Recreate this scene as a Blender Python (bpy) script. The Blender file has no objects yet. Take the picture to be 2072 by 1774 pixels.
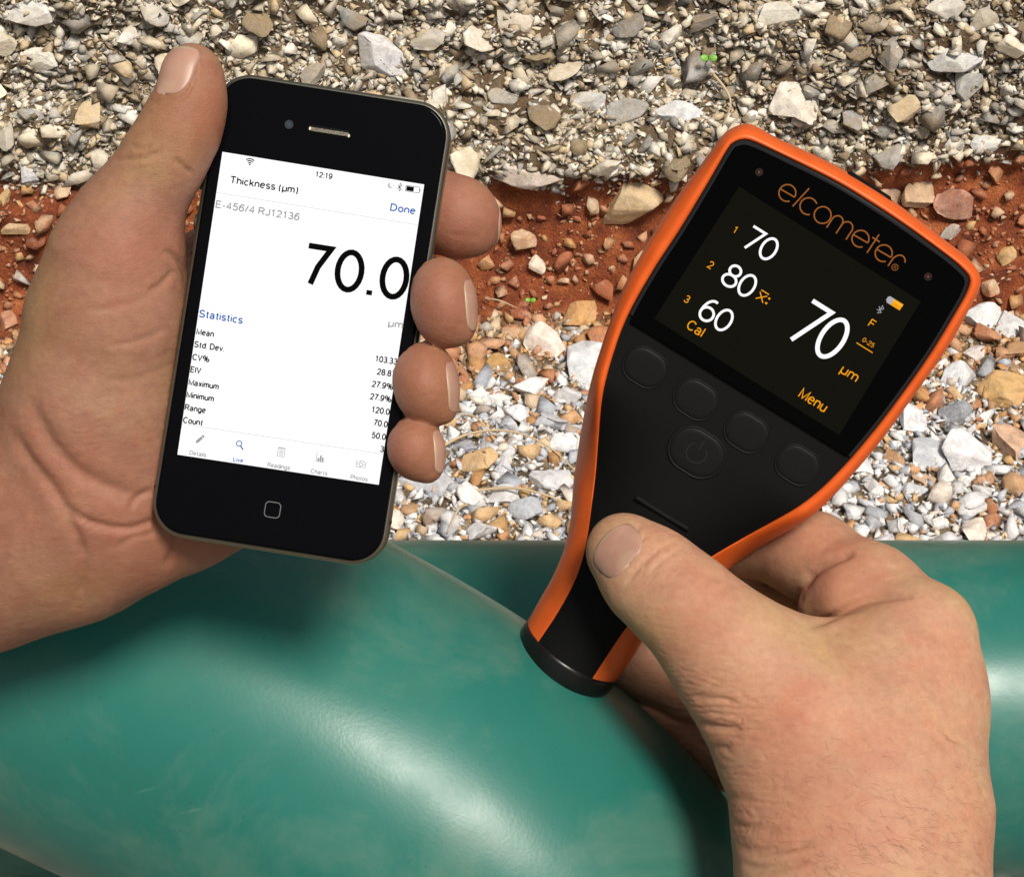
import bpy, bmesh, math, random, os
import numpy as np
from mathutils import Vector, Matrix, Euler

# ------------------------------------------------------------------ camera, sky, sun, exposure
SC = bpy.context.scene
COL = SC.collection
PITCH = 40.0                      # camera looks this far below the horizon
CAMZ = 0.63
FPX = 3636.0                      # focal length in pixels of the 2071 px wide photograph
CU, CV = 1035.5, 887.0
cam_d = bpy.data.cameras.new('camera')
cam = bpy.data.objects.new('camera', cam_d)
COL.objects.link(cam)
cam.location = (0, 0, CAMZ)
cam.rotation_euler = (math.radians(90 - PITCH), 0, 0)
cam_d.sensor_fit = 'HORIZONTAL'
cam_d.sensor_width = 36.0
cam_d.lens = 36.0 * FPX / 2071.0
cam_d.clip_start = 0.01
cam_d.clip_end = 500
SC.camera = cam
CR = Euler(cam.rotation_euler).to_matrix()      # camera rotation
CLOC = Vector((0, 0, CAMZ))

# light direction given relative to the viewing axis (x right, y up, z towards the camera)
Lc = Vector((0.25, 0.40, 0.88)).normalized()
Lw = CR @ Lc
SUN_EL = math.asin(Lw.z)
SUN_AZ = math.atan2(Lw.x, Lw.y)
w = bpy.data.worlds.new("World")
SC.world = w
w.use_nodes = True
wn = w.node_tree
bg = wn.nodes['Background']
sky = wn.nodes.new('ShaderNodeTexSky')
sky.sky_type = 'NISHITA'
sky.sun_disc = False
sky.sun_elevation = SUN_EL
sky.sun_rotation = SUN_AZ
sky.air_density = 1.0
sky.dust_density = 4.0
sky.ozone_density = 0.6
hs = wn.nodes.new('ShaderNodeHueSaturation')
hs.inputs['Saturation'].default_value = 0.35    # thin overcast
wn.links.new(sky.outputs[0], hs.inputs['Color'])
wn.links.new(hs.outputs[0], bg.inputs[0])
bg.inputs[1].default_value = 0.075
sl = bpy.data.lights.new('sun', 'SUN')
sl.energy = 4.2
sl.angle = math.radians(15)
sl.color = (1.0, 0.93, 0.82)
so = bpy.data.objects.new('sun', sl)
COL.objects.link(so)
so.rotation_euler = Lw.to_track_quat('Z', 'Y').to_euler()
so.location = (0.5, -1, 3)
SC.view_settings.view_transform = 'Standard'
SC.view_settings.look = 'None'
SC.view_settings.gamma = 1
SC.view_settings.use_curve_mapping = False
SC.view_settings.exposure = 0.06
SC.render.engine = 'CYCLES'

rng = np.random.default_rng(7)
random.seed(7)

# ------------------------------------------------------------------ helpers
def camxyz(u, v, d):
    """point on the viewing ray of pixel (u, v) at distance d (m) along the axis, camera-aligned frame"""
    return Vector(((u - CU) / FPX * d, -(v - CV) / FPX * d, -d))
def world(u, v, d):
    return CLOC + CR @ camxyz(u, v, d)

def tag(o, label=None, cat=None, group=None, kind=None):
    if label: o['label'] = label
    if cat: o['category'] = cat
    if group: o['group'] = group
    if kind: o['kind'] = kind
    return o

def link(name, me, mat=None, parent=None, smooth=True, M=None):
    o = bpy.data.objects.new(name, me)
    COL.objects.link(o)
    if mat is not None and len(me.materials) == 0:
        me.materials.append(mat)
    if parent is not None: o.parent = parent
    if M is not None: o.matrix_local = M
    if smooth:
        me.polygons.foreach_set('use_smooth', [True] * len(me.polygons))
    me.update()
    return o

def mesh_np(name, V, F):
    """V (n,3) array, F (m,k) array or list of lists"""
    me = bpy.data.meshes.new(name)
    if isinstance(F, np.ndarray):
        k = F.shape[1]
        me.vertices.add(len(V)); me.vertices.foreach_set('co', np.asarray(V, np.float32).ravel())
        me.loops.add(F.size); me.loops.foreach_set('vertex_index', F.astype(np.int32).ravel())
        me.polygons.add(len(F))
        me.polygons.foreach_set('loop_start', np.arange(0, F.size, k, dtype=np.int32))
        me.polygons.foreach_set('loop_total', np.full(len(F), k, np.int32))
        me.update(calc_edges=True)
    else:
        me.from_pydata([tuple(v) for v in V], [], F)
        me.update()
    return me

def empty(name, loc=(0, 0, 0), rot=None):
    o = bpy.data.objects.new(name, None)
    COL.objects.link(o)
    o.empty_display_size = 0.01
    M = Matrix.Translation(loc) @ (rot.to_4x4() if rot is not None else Matrix.Identity(4))
    o.matrix_world = M
    return o

def hashf(ix, iy, iz, seed):
    h = (ix.astype(np.int64) * 374761393 + iy.astype(np.int64) * 668265263 + iz.astype(np.int64) * 2147483647 + seed * 974634777) & 0xffffffff
    h = ((h ^ (h >> 13)) * 1274126177) & 0xffffffff
    h = (h ^ (h >> 16)) & 0xffffff
    return h / float(0xffffff)
def vnoise(P, seed=0):
    P = np.asarray(P, np.float64)
    i = np.floor(P).astype(np.int64); f = P - i
    f = f * f * (3 - 2 * f)
    r = 0
    for dx in (0, 1):
        for dy in (0, 1):
            for dz in (0, 1):
                wgt = (f[:, 0] if dx else 1 - f[:, 0]) * (f[:, 1] if dy else 1 - f[:, 1]) * (f[:, 2] if dz else 1 - f[:, 2])
                r = r + wgt * hashf(i[:, 0] + dx, i[:, 1] + dy, i[:, 2] + dz, seed)
    return r * 2 - 1
def fbm(P, oct=4, seed=0):
    r = 0; a = 1.0; s = 0; P = np.asarray(P, np.float64)
    for o in range(oct):
        r = r + a * vnoise(P * 2 ** o, seed + o); s += a; a *= 0.5
    return r / s

# ---- materials
def new_mat(name):
    m = bpy.data.materials.new(name); m.use_nodes = True
    nt = m.node_tree
    return m, nt, nt.nodes['Principled BSDF']
def N(nt, typ, **kw):
    n = nt.nodes.new(typ)
    for k, v in kw.items():
        if k.startswith('i_'):
            n.inputs[k[2:].replace('_', ' ')].default_value = v
        else:
            setattr(n, k, v)
    return n
def L(nt, a, b): nt.links.new(a, b)
def ramp(nt, stops, interp='LINEAR'):
    r = nt.nodes.new('ShaderNodeValToRGB')
    r.color_ramp.interpolation = interp
    e = r.color_ramp.elements
    e[0].position, e[0].color = stops[0][0], (*stops[0][1], 1)
    e[1].position, e[1].color = stops[-1][0], (*stops[-1][1], 1)
    for p, c in stops[1:-1]:
        x = e.new(p); x.color = (*c, 1)
    return r
def mixc(nt, fac, a, b, mode='MIX'):
    m = nt.nodes.new('ShaderNodeMix'); m.data_type = 'RGBA'; m.blend_type = mode
    for s, v in ((0, fac), (6, a), (7, b)):
        if hasattr(v, 'is_linked') or hasattr(v, 'links'): nt.links.new(v, m.inputs[s])
        elif isinstance(v, (int, float)): m.inputs[s].default_value = v
        else: m.inputs[s].default_value = (*v, 1)
    return m.outputs[2]
def bump(nt, bs, h, strength, dist, prev=None):
    b = nt.nodes.new('ShaderNodeBump'); b.inputs['Strength'].default_value = strength
    b.inputs['Distance'].default_value = dist
    nt.links.new(h, b.inputs['Height'])
    if prev is not None: nt.links.new(prev, b.inputs['Normal'])
    nt.links.new(b.outputs[0], bs.inputs['Normal'])
    return b.outputs[0]
def flat_mat(name, col, rough=0.5, spec=0.5, emit=0.0):
    m, nt, bs = new_mat(name)
    bs.inputs['Base Color'].default_value = (*col, 1)
    bs.inputs['Roughness'].default_value = rough
    bs.inputs['Specular IOR Level'].default_value = spec
    if emit:
        bs.inputs['Emission Color'].default_value = (*col, 1)
        bs.inputs['Emission Strength'].default_value = emit
    return m
# ------------------------------------------------------------------ ground and cut bank
Y0 = 0.864                        # foot of the bank
BA = math.radians(62)
SRED = 0.081                      # height up the slope at which the red clay gives way to the grey layer
TOPS = 0.75
def surf(x, s):
    """undisplaced surface point and normal for arrays x (along the bank) and s (path: <0 ground, >0 up the slope)"""
    s = np.asarray(s, float); x = np.asarray(x, float)
    t = np.clip((s + 0.02) / 0.04, 0, 1); ang = BA * t * t * (3 - 2 * t)
    sp = np.clip(s, -0.02, 0.02)
    # integrate the rounded foot
    ss = np.linspace(-0.02, 0.02, 41); tt = (ss + 0.02) / 0.04; aa = BA * tt * tt * (3 - 2 * tt)
    cy = np.concatenate([[0], np.cumsum((np.cos(aa[1:]) + np.cos(aa[:-1])) / 2 * 0.001)])
    cz = np.concatenate([[0], np.cumsum((np.sin(aa[1:]) + np.sin(aa[:-1])) / 2 * 0.001)])
    y = Y0 - 0.02 + np.interp(sp, ss, cy) + np.minimum(s + 0.02, 0)
    z = np.interp(sp, ss, cz)
    up = np.clip(s - 0.02, 0, TOPS)
    y = y + up * math.cos(BA); z = z + up * math.sin(BA)
    y = y + np.maximum(s - 0.02 - TOPS, 0)
    ang = np.where(s > 0.02 + TOPS, 0.05, ang)
    n = np.stack([np.zeros_like(x), -np.sin(ang), np.cos(ang)], 1)
    return np.stack([x, y, z], 1), n
def red_edge(x):
    x = np.asarray(x, float)
    P = np.stack([x * 9, np.zeros_like(x), np.zeros_like(x)], 1)
    return SRED + 0.006 * fbm(P, 3, 5) + 0.006 * fbm(P * 6, 3, 15) + 0.012 * np.clip((x - 0.1) / 0.2, 0, 1) - 0.004
def toe_edge(x):
    x = np.asarray(x, float)
    P = np.stack([x * 11, np.zeros_like(x) + 3, np.zeros_like(x)], 1)
    return -0.004 + 0.012 * fbm(P, 3, 9) + 0.009 * fbm(P * 5, 3, 19) - 0.022 * np.clip((-x - 0.1) / 0.15, 0, 1)
def relief(x, s):
    x = np.asarray(x, float); s = np.asarray(s, float)
    z = np.zeros_like(x)
    b = np.clip(s / 0.05, 0, 1); fade = np.clip(b, 0, 1)
    g = 0.0035 * fbm(np.stack([x * 16, s * 16, z], 1), 4, 21)
    k = 0.019 * fbm(np.stack([x * 11, s * 22, z], 1), 5, 31)
    ridge = 0.012 * np.abs(fbm(np.stack([x * 7, s * 45, z + 2], 1), 3, 41))       # ledges of the bedding
    lip = 0.010 / (1 + np.exp(-(s - red_edge(x)) / 0.003))                         # grey layer overhangs the clay
    return g * (1 - fade) + (k + ridge + lip) * fade
def surf_d(x, s):
    p, n = surf(x, s)
    return p + n * relief(x, s)[:, None], n

def axis_pts(lo, hi, step, far):
    a = list(np.arange(lo, hi + 1e-9, step))
    l = []; v = lo; st = step
    while v > -far:
        st *= 1.5; v -= st; l.append(v)
    r = []; v = a[-1]; st = step
    while v < far:
        st *= 1.5; v += st; r.append(v)
    return np.array(l[::-1] + a + r)
XS = axis_pts(-0.48, 0.48, 0.0032, 30)
def sheet(ss):
    X, S = np.meshgrid(XS, ss)
    p, _ = surf_d(X.ravel(), S.ravel())
    n, m = len(ss), len(XS)
    i = np.arange(n * m).reshape(n, m)
    F = np.stack([i[:-1, :-1].ravel(), i[:-1, 1:].ravel(), i[1:, 1:].ravel(), i[1:, :-1].ravel()], 1)
    return p, F
sg = np.arange(-0.34, 0.0001, 0.0035); st = 0.0035; v = -0.34; pre = []
while v > -30:
    st *= 1.5; v -= st; pre.append(v)
sg = np.array(pre[::-1] + list(sg)); sg[-1] = 0
sb = list(np.arange(0, 0.30, 0.003)); st = 0.003; v = sb[-1]
while v < 30:
    st = min(st * 1.4, 0.05) if v < 1.0 else st * 1.6
    v += st; sb.append(v)
sb = np.array(sb)

def soil_mat(name, bank):
    m, nt, bs = new_mat(name)
    tc = N(nt, 'ShaderNodeNewGeometry')
    n1 = N(nt, 'ShaderNodeTexNoise', i_Scale=55.0, i_Detail=8.0, i_Roughness=0.65); L(nt, tc.outputs['Position'], n1.inputs[0])
    n2 = N(nt, 'ShaderNodeTexNoise', i_Scale=700.0, i_Detail=4.0, i_Roughness=0.7); L(nt, tc.outputs['Position'], n2.inputs[0])
    n3 = N(nt, 'ShaderNodeTexNoise', i_Scale=7.0, i_Detail=3.0); L(nt, tc.outputs['Position'], n3.inputs[0])
    at = N(nt, 'ShaderNodeAttribute', attribute_name='clay')
    grey = ramp(nt, [(0.3, (0.05, 0.032, 0.017)), (0.5, (0.20, 0.14, 0.078)), (0.72, (0.50, 0.42, 0.30))])
    L(nt, n1.outputs[0], grey.inputs[0])
    if bank:
        # the grey layer is paler to the left, browner to the right: mixed by a broad noise and by where it lies
        sx = N(nt, 'ShaderNodeSeparateXYZ'); L(nt, tc.outputs['Position'], sx.inputs[0])
        ml = N(nt, 'ShaderNodeMath', operation='MULTIPLY_ADD'); ml.inputs[1].default_value = 2.0; ml.inputs[2].default_value = 0.35
        L(nt, sx.outputs[0], ml.inputs[0])
        ad = N(nt, 'ShaderNodeMath', operation='ADD', use_clamp=True); L(nt, ml.outputs[0], ad.inputs[0])
        m3 = N(nt, 'ShaderNodeMath', operation='SUBTRACT'); L(nt, n3.outputs[0], m3.inputs[0]); m3.inputs[1].default_value = 0.45
        L(nt, m3.outputs[0], ad.inputs[1])
        g2 = mixc(nt, ad.outputs[0], grey.outputs[0], (0.10, 0.058, 0.028))
    else:
        g2 = grey.outputs[0]
    red = ramp(nt, [(0.3, (0.07, 0.013, 0.004)), (0.48, (0.25, 0.054, 0.013)), (0.70, (0.46, 0.14, 0.042))])
    L(nt, n1.outputs[0], red.inputs[0])
    c = mixc(nt, at.outputs['Fac'], g2, red.outputs[0])
    sp = ramp(nt, [(0.35, (0.6, 0.6, 0.6)), (0.65, (1.35, 1.3, 1.25))]); L(nt, n2.outputs[0], sp.inputs[0])
    c = mixc(nt, 0.8, c, sp.outputs[0], 'MULTIPLY')
    L(nt, c, bs.inputs['Base Color'])
    bs.inputs['Roughness'].default_value = 0.85
    ad2 = N(nt, 'ShaderNodeMath', operation='ADD'); L(nt, n1.outputs[0], ad2.inputs[0]); L(nt, n2.outputs[0], ad2.inputs[1])
    bump(nt, bs, ad2.outputs[0], 0.9, 0.003)
    return m
GM = soil_mat('gravelly_soil', False); BM = soil_mat('bank_soil', True)
def clay_of(p, x, s):
    a = 1 / (1 + np.exp(-(s - toe_edge(x)) / 0.0025)); b = 1 / (1 + np.exp((s - red_edge(x)) / 0.0018))
    return a * b
def add_sheet(name, ss, mat):
    X, S = np.meshgrid(XS, ss)
    p, F = sheet(ss)
    me = mesh_np(name, p, F)
    at = me.attributes.new('clay', 'FLOAT', 'POINT')
    at.data.foreach_set('value', clay_of(p, X.ravel(), S.ravel()).astype(np.float32))
    return tag(link(name, me, mat), kind='structure')
ground = add_sheet('ground', sg, GM)
bank = add_sheet('bank', sb, BM)

# ------------------------------------------------------------------ stones
DUSTS = {'bank': (0.44, 0.63, 0.75, (0.50, 0.41, 0.28)), 'dark': (0.42, 0.62, 0.75, (0.26, 0.18, 0.10)), 'red': (0.40, 0.60, 0.8, (0.30, 0.085, 0.028)), 'ochre': (0.48, 0.66, 0.5, (0.40, 0.20, 0.09)), 'grey': (0.56, 0.72, 0.30, (0.42, 0.38, 0.33))}
def palette_mat(name, pal, source, rough=0.75, veins=0.35, dust=(0.54, 0.70, 0.35, (0.36, 0.30, 0.22))):
    m, nt, bs = new_mat(name)
    if source == 'island':
        g = N(nt, 'ShaderNodeNewGeometry'); r = g.outputs['Random Per Island']; pos = g.outputs['Position']
    else:
        g = N(nt, 'ShaderNodeObjectInfo'); r = g.outputs['Random']; t = N(nt, 'ShaderNodeNewGeometry'); pos = t.outputs['Position']
    k = len(pal)
    cr = ramp(nt, [(i / k, c) for i, c in enumerate(pal)], 'CONSTANT'); L(nt, r, cr.inputs[0])
    n1 = N(nt, 'ShaderNodeTexNoise', i_Scale=160.0, i_Detail=7.0, i_Roughness=0.7, i_Distortion=0.6); L(nt, pos, n1.inputs[0])
    r1 = ramp(nt, [(0.28, (0.5, 0.49, 0.5)), (0.5, (1, 1, 1)), (0.72, (1.4, 1.38, 1.35))]); L(nt, n1.outputs[0], r1.inputs[0])
    c = mixc(nt, 0.85, cr.outputs[0], r1.outputs[0], 'MULTIPLY')
    # pale mineral veins and blotches
    n2 = N(nt, 'ShaderNodeTexNoise', i_Scale=95.0, i_Detail=5.0, i_Roughness=0.6, i_Distortion=2.2); L(nt, pos, n2.inputs[0])
    sb_ = N(nt, 'ShaderNodeMath', operation='SUBTRACT'); L(nt, n2.outputs[0], sb_.inputs[0]); sb_.inputs[1].default_value = 0.5
    ab = N(nt, 'ShaderNodeMath', operation='ABSOLUTE'); L(nt, sb_.outputs[0], ab.inputs[0])
    vr = ramp(nt, [(0.0, (veins,) * 3), (0.022, (0, 0, 0))]); L(nt, ab.outputs[0], vr.inputs[0])
    c = mixc(nt, vr.outputs[0], c, (0.62, 0.60, 0.56))
    # soil dust lying in patches
    n3 = N(nt, 'ShaderNodeTexNoise', i_Scale=60.0, i_Detail=6.0, i_Roughness=0.7); L(nt, pos, n3.inputs[0])
    dr = ramp(nt, [(dust[0], (0, 0, 0)), (dust[1], (dust[2],) * 3)]); L(nt, n3.outputs[0], dr.inputs[0])
    c = mixc(nt, dr.outputs[0], c, dust[3])
    L(nt, c, bs.inputs['Base Color'])
    bs.inputs['Roughness'].default_value = rough
    n4 = N(nt, 'ShaderNodeTexNoise', i_Scale=420.0, i_Detail=5.0, i_Roughness=0.75); L(nt, pos, n4.inputs[0])
    bump(nt, bs, n4.outputs[0], 0.7, 0.0012)
    return m
PAL_BANK = [(0.68, 0.60, 0.48), (0.76, 0.70, 0.60), (0.42, 0.38, 0.33), (0.58, 0.50, 0.38), (0.27, 0.26, 0.24), (0.72, 0.64, 0.50), (0.36, 0.27, 0.17), (0.60, 0.57, 0.53), (0.46, 0.43, 0.39), (0.72, 0.68, 0.61), (0.31, 0.27, 0.22), (0.52, 0.39, 0.23), (0.66, 0.62, 0.55)]
PAL_DARK = [(0.20, 0.15, 0.09), (0.33, 0.30, 0.25), (0.27, 0.21, 0.13), (0.40, 0.38, 0.34), (0.16, 0.12, 0.08), (0.30, 0.29, 0.28), (0.36, 0.29, 0.20), (0.23, 0.22, 0.20)]
PAL_RED = [(0.42, 0.17, 0.08), (0.48, 0.26, 0.12), (0.34, 0.11, 0.05), (0.52, 0.36, 0.22), (0.40, 0.20, 0.12), (0.30, 0.09, 0.035), (0.55, 0.40, 0.26)]
PAL_OCH = [(0.46, 0.23, 0.08), (0.50, 0.30, 0.12), (0.52, 0.28, 0.15), (0.40, 0.16, 0.07), (0.55, 0.42, 0.28), (0.44, 0.26, 0.13), (0.42, 0.38, 0.34)]
PAL_GREY = [(0.52, 0.53, 0.57), (0.66, 0.66, 0.68), (0.34, 0.36, 0.41), (0.76, 0.74, 0.72), (0.58, 0.57, 0.59), (0.33, 0.34, 0.37), (0.62, 0.62, 0.63), (0.70, 0.61, 0.53), (0.55, 0.29, 0.13), (0.68, 0.68, 0.70), (0.42, 0.44, 0.49), (0.58, 0.38, 0.19), (0.74, 0.73, 0.71)]
PALS = {'bank': PAL_BANK, 'dark': PAL_DARK, 'red': PAL_RED, 'ochre': PAL_OCH, 'grey': PAL_GREY}
SM = {k: palette_mat('stones_' + k, p, 'island', dust=DUSTS[k]) for k, p in PALS.items()}
SO = {k: palette_mat('stone_' + k, p, 'object', dust=DUSTS[k]) for k, p in PALS.items()}

def ico(sub):
    bm = bmesh.new(); bmesh.ops.create_icosphere(bm, subdivisions=sub, radius=1.0)
    V = np.array([v.co[:] for v in bm.verts]); F = np.array([[v.index for v in f.verts] for f in bm.faces]); bm.free()
    return V, F
def stone_shape(r, sub, cuts, depth=(0.45, 0.85), rough=0.0, flat=(1, 1, 1), seed=0):
    V, F = ico(sub); V = V.copy()
    V += 0.12 * r.normal(size=(1, 3))
    for _ in range(cuts):
        n = r.normal(size=3); n /= np.linalg.norm(n)
        d = r.uniform(*depth)
        k = V @ n; o = k > d
        V[o] -= ((k[o] - d) * 0.985)[:, None] * n
    if rough:
        V += V * (rough * fbm(V * 2.3 + seed * 7.1, 4, seed))[:, None]
        V += V * (0.35 * rough * -np.abs(fbm(V * 5.1 + seed * 3.3, 3, seed + 9)))[:, None]
    V *= np.array(flat)
    return V, F
r0 = np.random.default_rng(3)
def hull(r, n, a, b):
    bm = bmesh.new()
    P = r.normal(size=(n, 3)); P /= (np.abs(P) ** 4).sum(1)[:, None] ** 0.25; P *= r.uniform(a, b, (n, 1))
    for q in P: bm.verts.new(q)
    bmesh.ops.convex_hull(bm, input=bm.verts)
    bmesh.ops.delete(bm, geom=[v for v in bm.verts if not v.link_faces], context='VERTS')
    bm.verts.index_update()
    V = np.array([v.co[:] for v in bm.verts]); F = np.array([[v.index for v in f.verts] for f in bm.faces]); bm.free()
    return V, F
SMALL = []
for i in range(28):
    SMALL.append(hull(r0, 10, 0.62, 1.2))
TINY = []
for i in range(24):
    TINY.append(hull(r0, 7, 0.55, 1.35))

def rotmats(n_, normal, tilt, r):
    """n_ rotation matrices: random spin about the surface normal, then a random tilt"""
    a = r.uniform(0, 2 * np.pi, n_)
    z = normal + r.normal(size=(n_, 3)) * tilt
    z /= np.linalg.norm(z, axis=1)[:, None]
    h = np.stack([np.cos(a), np.sin(a) * 0.9, 0.37 * np.sin(3 * a)], 1)
    x = h - (h * z).sum(1)[:, None] * z; x /= np.linalg.norm(x, axis=1)[:, None]
    y = np.cross(z, x)
    return np.stack([x, y, z], 2)

def scatter(name, mat, x, s, size, shapes, flat, tilt, sink, r, label, up=None):
    p, n = surf_d(x, s)
    if up is not None:                       # bedding: lie flatter than the slope
        n2 = n * (1 - up) + np.array([0, 0, 1.0]) * up; n2 /= np.linalg.norm(n2, axis=1)[:, None]
    else: n2 = n
    R = rotmats(len(x), n2, tilt, r)
    sc = np.stack([size * r.uniform(0.85, 1.5, len(x)), size * r.uniform(0.7, 1.0, len(x)), size * r.uniform(*flat, len(x))], 1)
    p = p + n * (size * sink)[:, None]
    Vs, Fs, off = [], [], 0
    which = r.integers(0, len(shapes), len(x))
    for k, (V, F) in enumerate(shapes):
        idx = np.where(which == k)[0]
        if not len(idx): continue
        W = V[None] * sc[idx][:, None, :]
        W = np.einsum('nij,nkj->nki', R[idx], W) + p[idx][:, None, :]
        Vs.append(W.reshape(-1, 3))
        Fs.append((F[None] + (np.arange(len(idx)) * len(V))[:, None, None]).reshape(-1, 3) + off)
        off += len(idx) * len(V)
    me = mesh_np(name, np.concatenate(Vs), np.concatenate(Fs))
    o = link(name, me, mat, smooth=False)
    return tag(o, label=label, kind='stuff')

XH = 0.44
def pts(nn, x0, x1, s0, s1, r):
    return r.uniform(x0, x1, nn), r.uniform(s0, s1, nn)
r1 = np.random.default_rng(11)
# grey conglomerate above the clay
def logn(nn, med, sig, lo, hi, r): return np.clip(med * np.exp(sig * r.normal(size=nn)), lo, hi)
SBT = 0.27
x, s = pts(44000, -XH, XH, 0.05, SBT, r1)
k = s > red_edge(x) - 0.002 + 0.004 * r1.normal(size=len(s)); x, s = x[k], s[k]
bare = (fbm(np.stack([x * 22, s * 40, x * 0 + 3], 1), 4, 66) > 0.17) & (r1.random(len(x)) < 0.8); x, s = x[~bare], s[~bare]
brown = fbm(np.stack([x * 8, s * 14, x * 0], 1), 3, 77) + 1.0 * x + 0.12 * r1.normal(size=len(x)) > 0.12
for nm, kk, pm, lab in (('bank_chippings', ~brown, 'bank', 'pale angular chippings packed in the grey upper layer of the bank'), ('bank_crumbs', brown, 'dark', 'brown and dark chippings set in earthy patches of the upper bank')):
    scatter(nm, SM[pm], x[kk], s[kk], logn(kk.sum(), 0.00155, 0.45, 0.0007, 0.0036, r1), TINY, (0.22, 0.6), 0.38, 0.3, r1, lab, up=0.5)
x, s = pts(6500, -XH, XH, 0.06, SBT, r1)
k = s > red_edge(x); x, s = x[k], s[k]
scatter('bank_shards', SM['bank'], x, s, logn(len(x), 0.0031, 0.28, 0.002, 0.0052, r1), SMALL, (0.22, 0.55), 0.3, 0.25, r1, 'flaky pale stone shards bedded in the upper bank', up=0.4)
# red clay band
x, s = pts(9000, -XH, XH, -0.03, 0.11, r1)
k = (s > toe_edge(x)) & (s < red_edge(x)) & (fbm(np.stack([x * 14, s * 14, x * 0], 1), 3, 55) + 0.25 * r1.normal(size=len(x)) > -0.05); x, s = x[k], s[k]
scatter('clay_crumbs', SM['red'], x, s, logn(len(x), 0.0013, 0.45, 0.0006, 0.0034, r1), TINY, (0.5, 0.9), 0.6, 0.0, r1, 'small reddish crumbs stuck in the red clay band')
# ochre gravel near the foot, grey gravel beyond
x, s = pts(36000, -XH, XH, -0.36, 0.03, r1)
k = s < toe_edge(x) + 0.004 * r1.normal(size=len(s)); x, s = x[k], s[k]
oc = (s - toe_edge(x)) / 0.055 + 0.45 * r1.normal(size=len(x)) > -1.0
sz = logn(len(x), 0.0020, 0.38, 0.0010, 0.0040, r1)
scatter('ochre_grit', SM['ochre'], x[oc], s[oc], sz[oc], TINY, (0.55, 0.95), 0.6, 0.35, r1, 'fine ochre and brown grit at the foot of the bank')
scatter('grey_grit', SM['grey'], x[~oc], s[~oc], sz[~oc], TINY, (0.55, 0.95), 0.6, 0.35, r1, 'fine pale grey grit between the stones behind the pipe')

# the same material carries on beside and in front of what the photo frames
r3 = np.random.default_rng(31)
x, s = pts(26000, -1.05, 1.05, -0.85, SBT + 0.03, r3)
out = (np.abs(x) > XH - 0.01) | (s < -0.35) | (s > SBT)
x, s = x[out], s[out]
up_ = s > red_edge(x); dn_ = s < toe_edge(x); md_ = ~up_ & ~dn_ & (r3.random(len(x)) < 0.4)
for nm, m_, pm, med, lab in (('outer_bank_chippings', up_, 'bank', 0.0040, 'beige chippings on the bank beyond both sides of the photo'), ('outer_gravel', dn_, 'grey', 0.0044, 'pale grey gravel spread in front of the pipes and to both sides'), ('outer_clay_stones', md_, 'red', 0.0026, 'reddish stones in the clay band beyond both sides of the photo')):
    scatter(nm, SM[pm], x[m_], s[m_], logn(m_.sum(), med, 0.4, 0.0015, 0.009, r3), SMALL, (0.35, 0.75), 0.45, 0.3, r3, lab)

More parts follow.
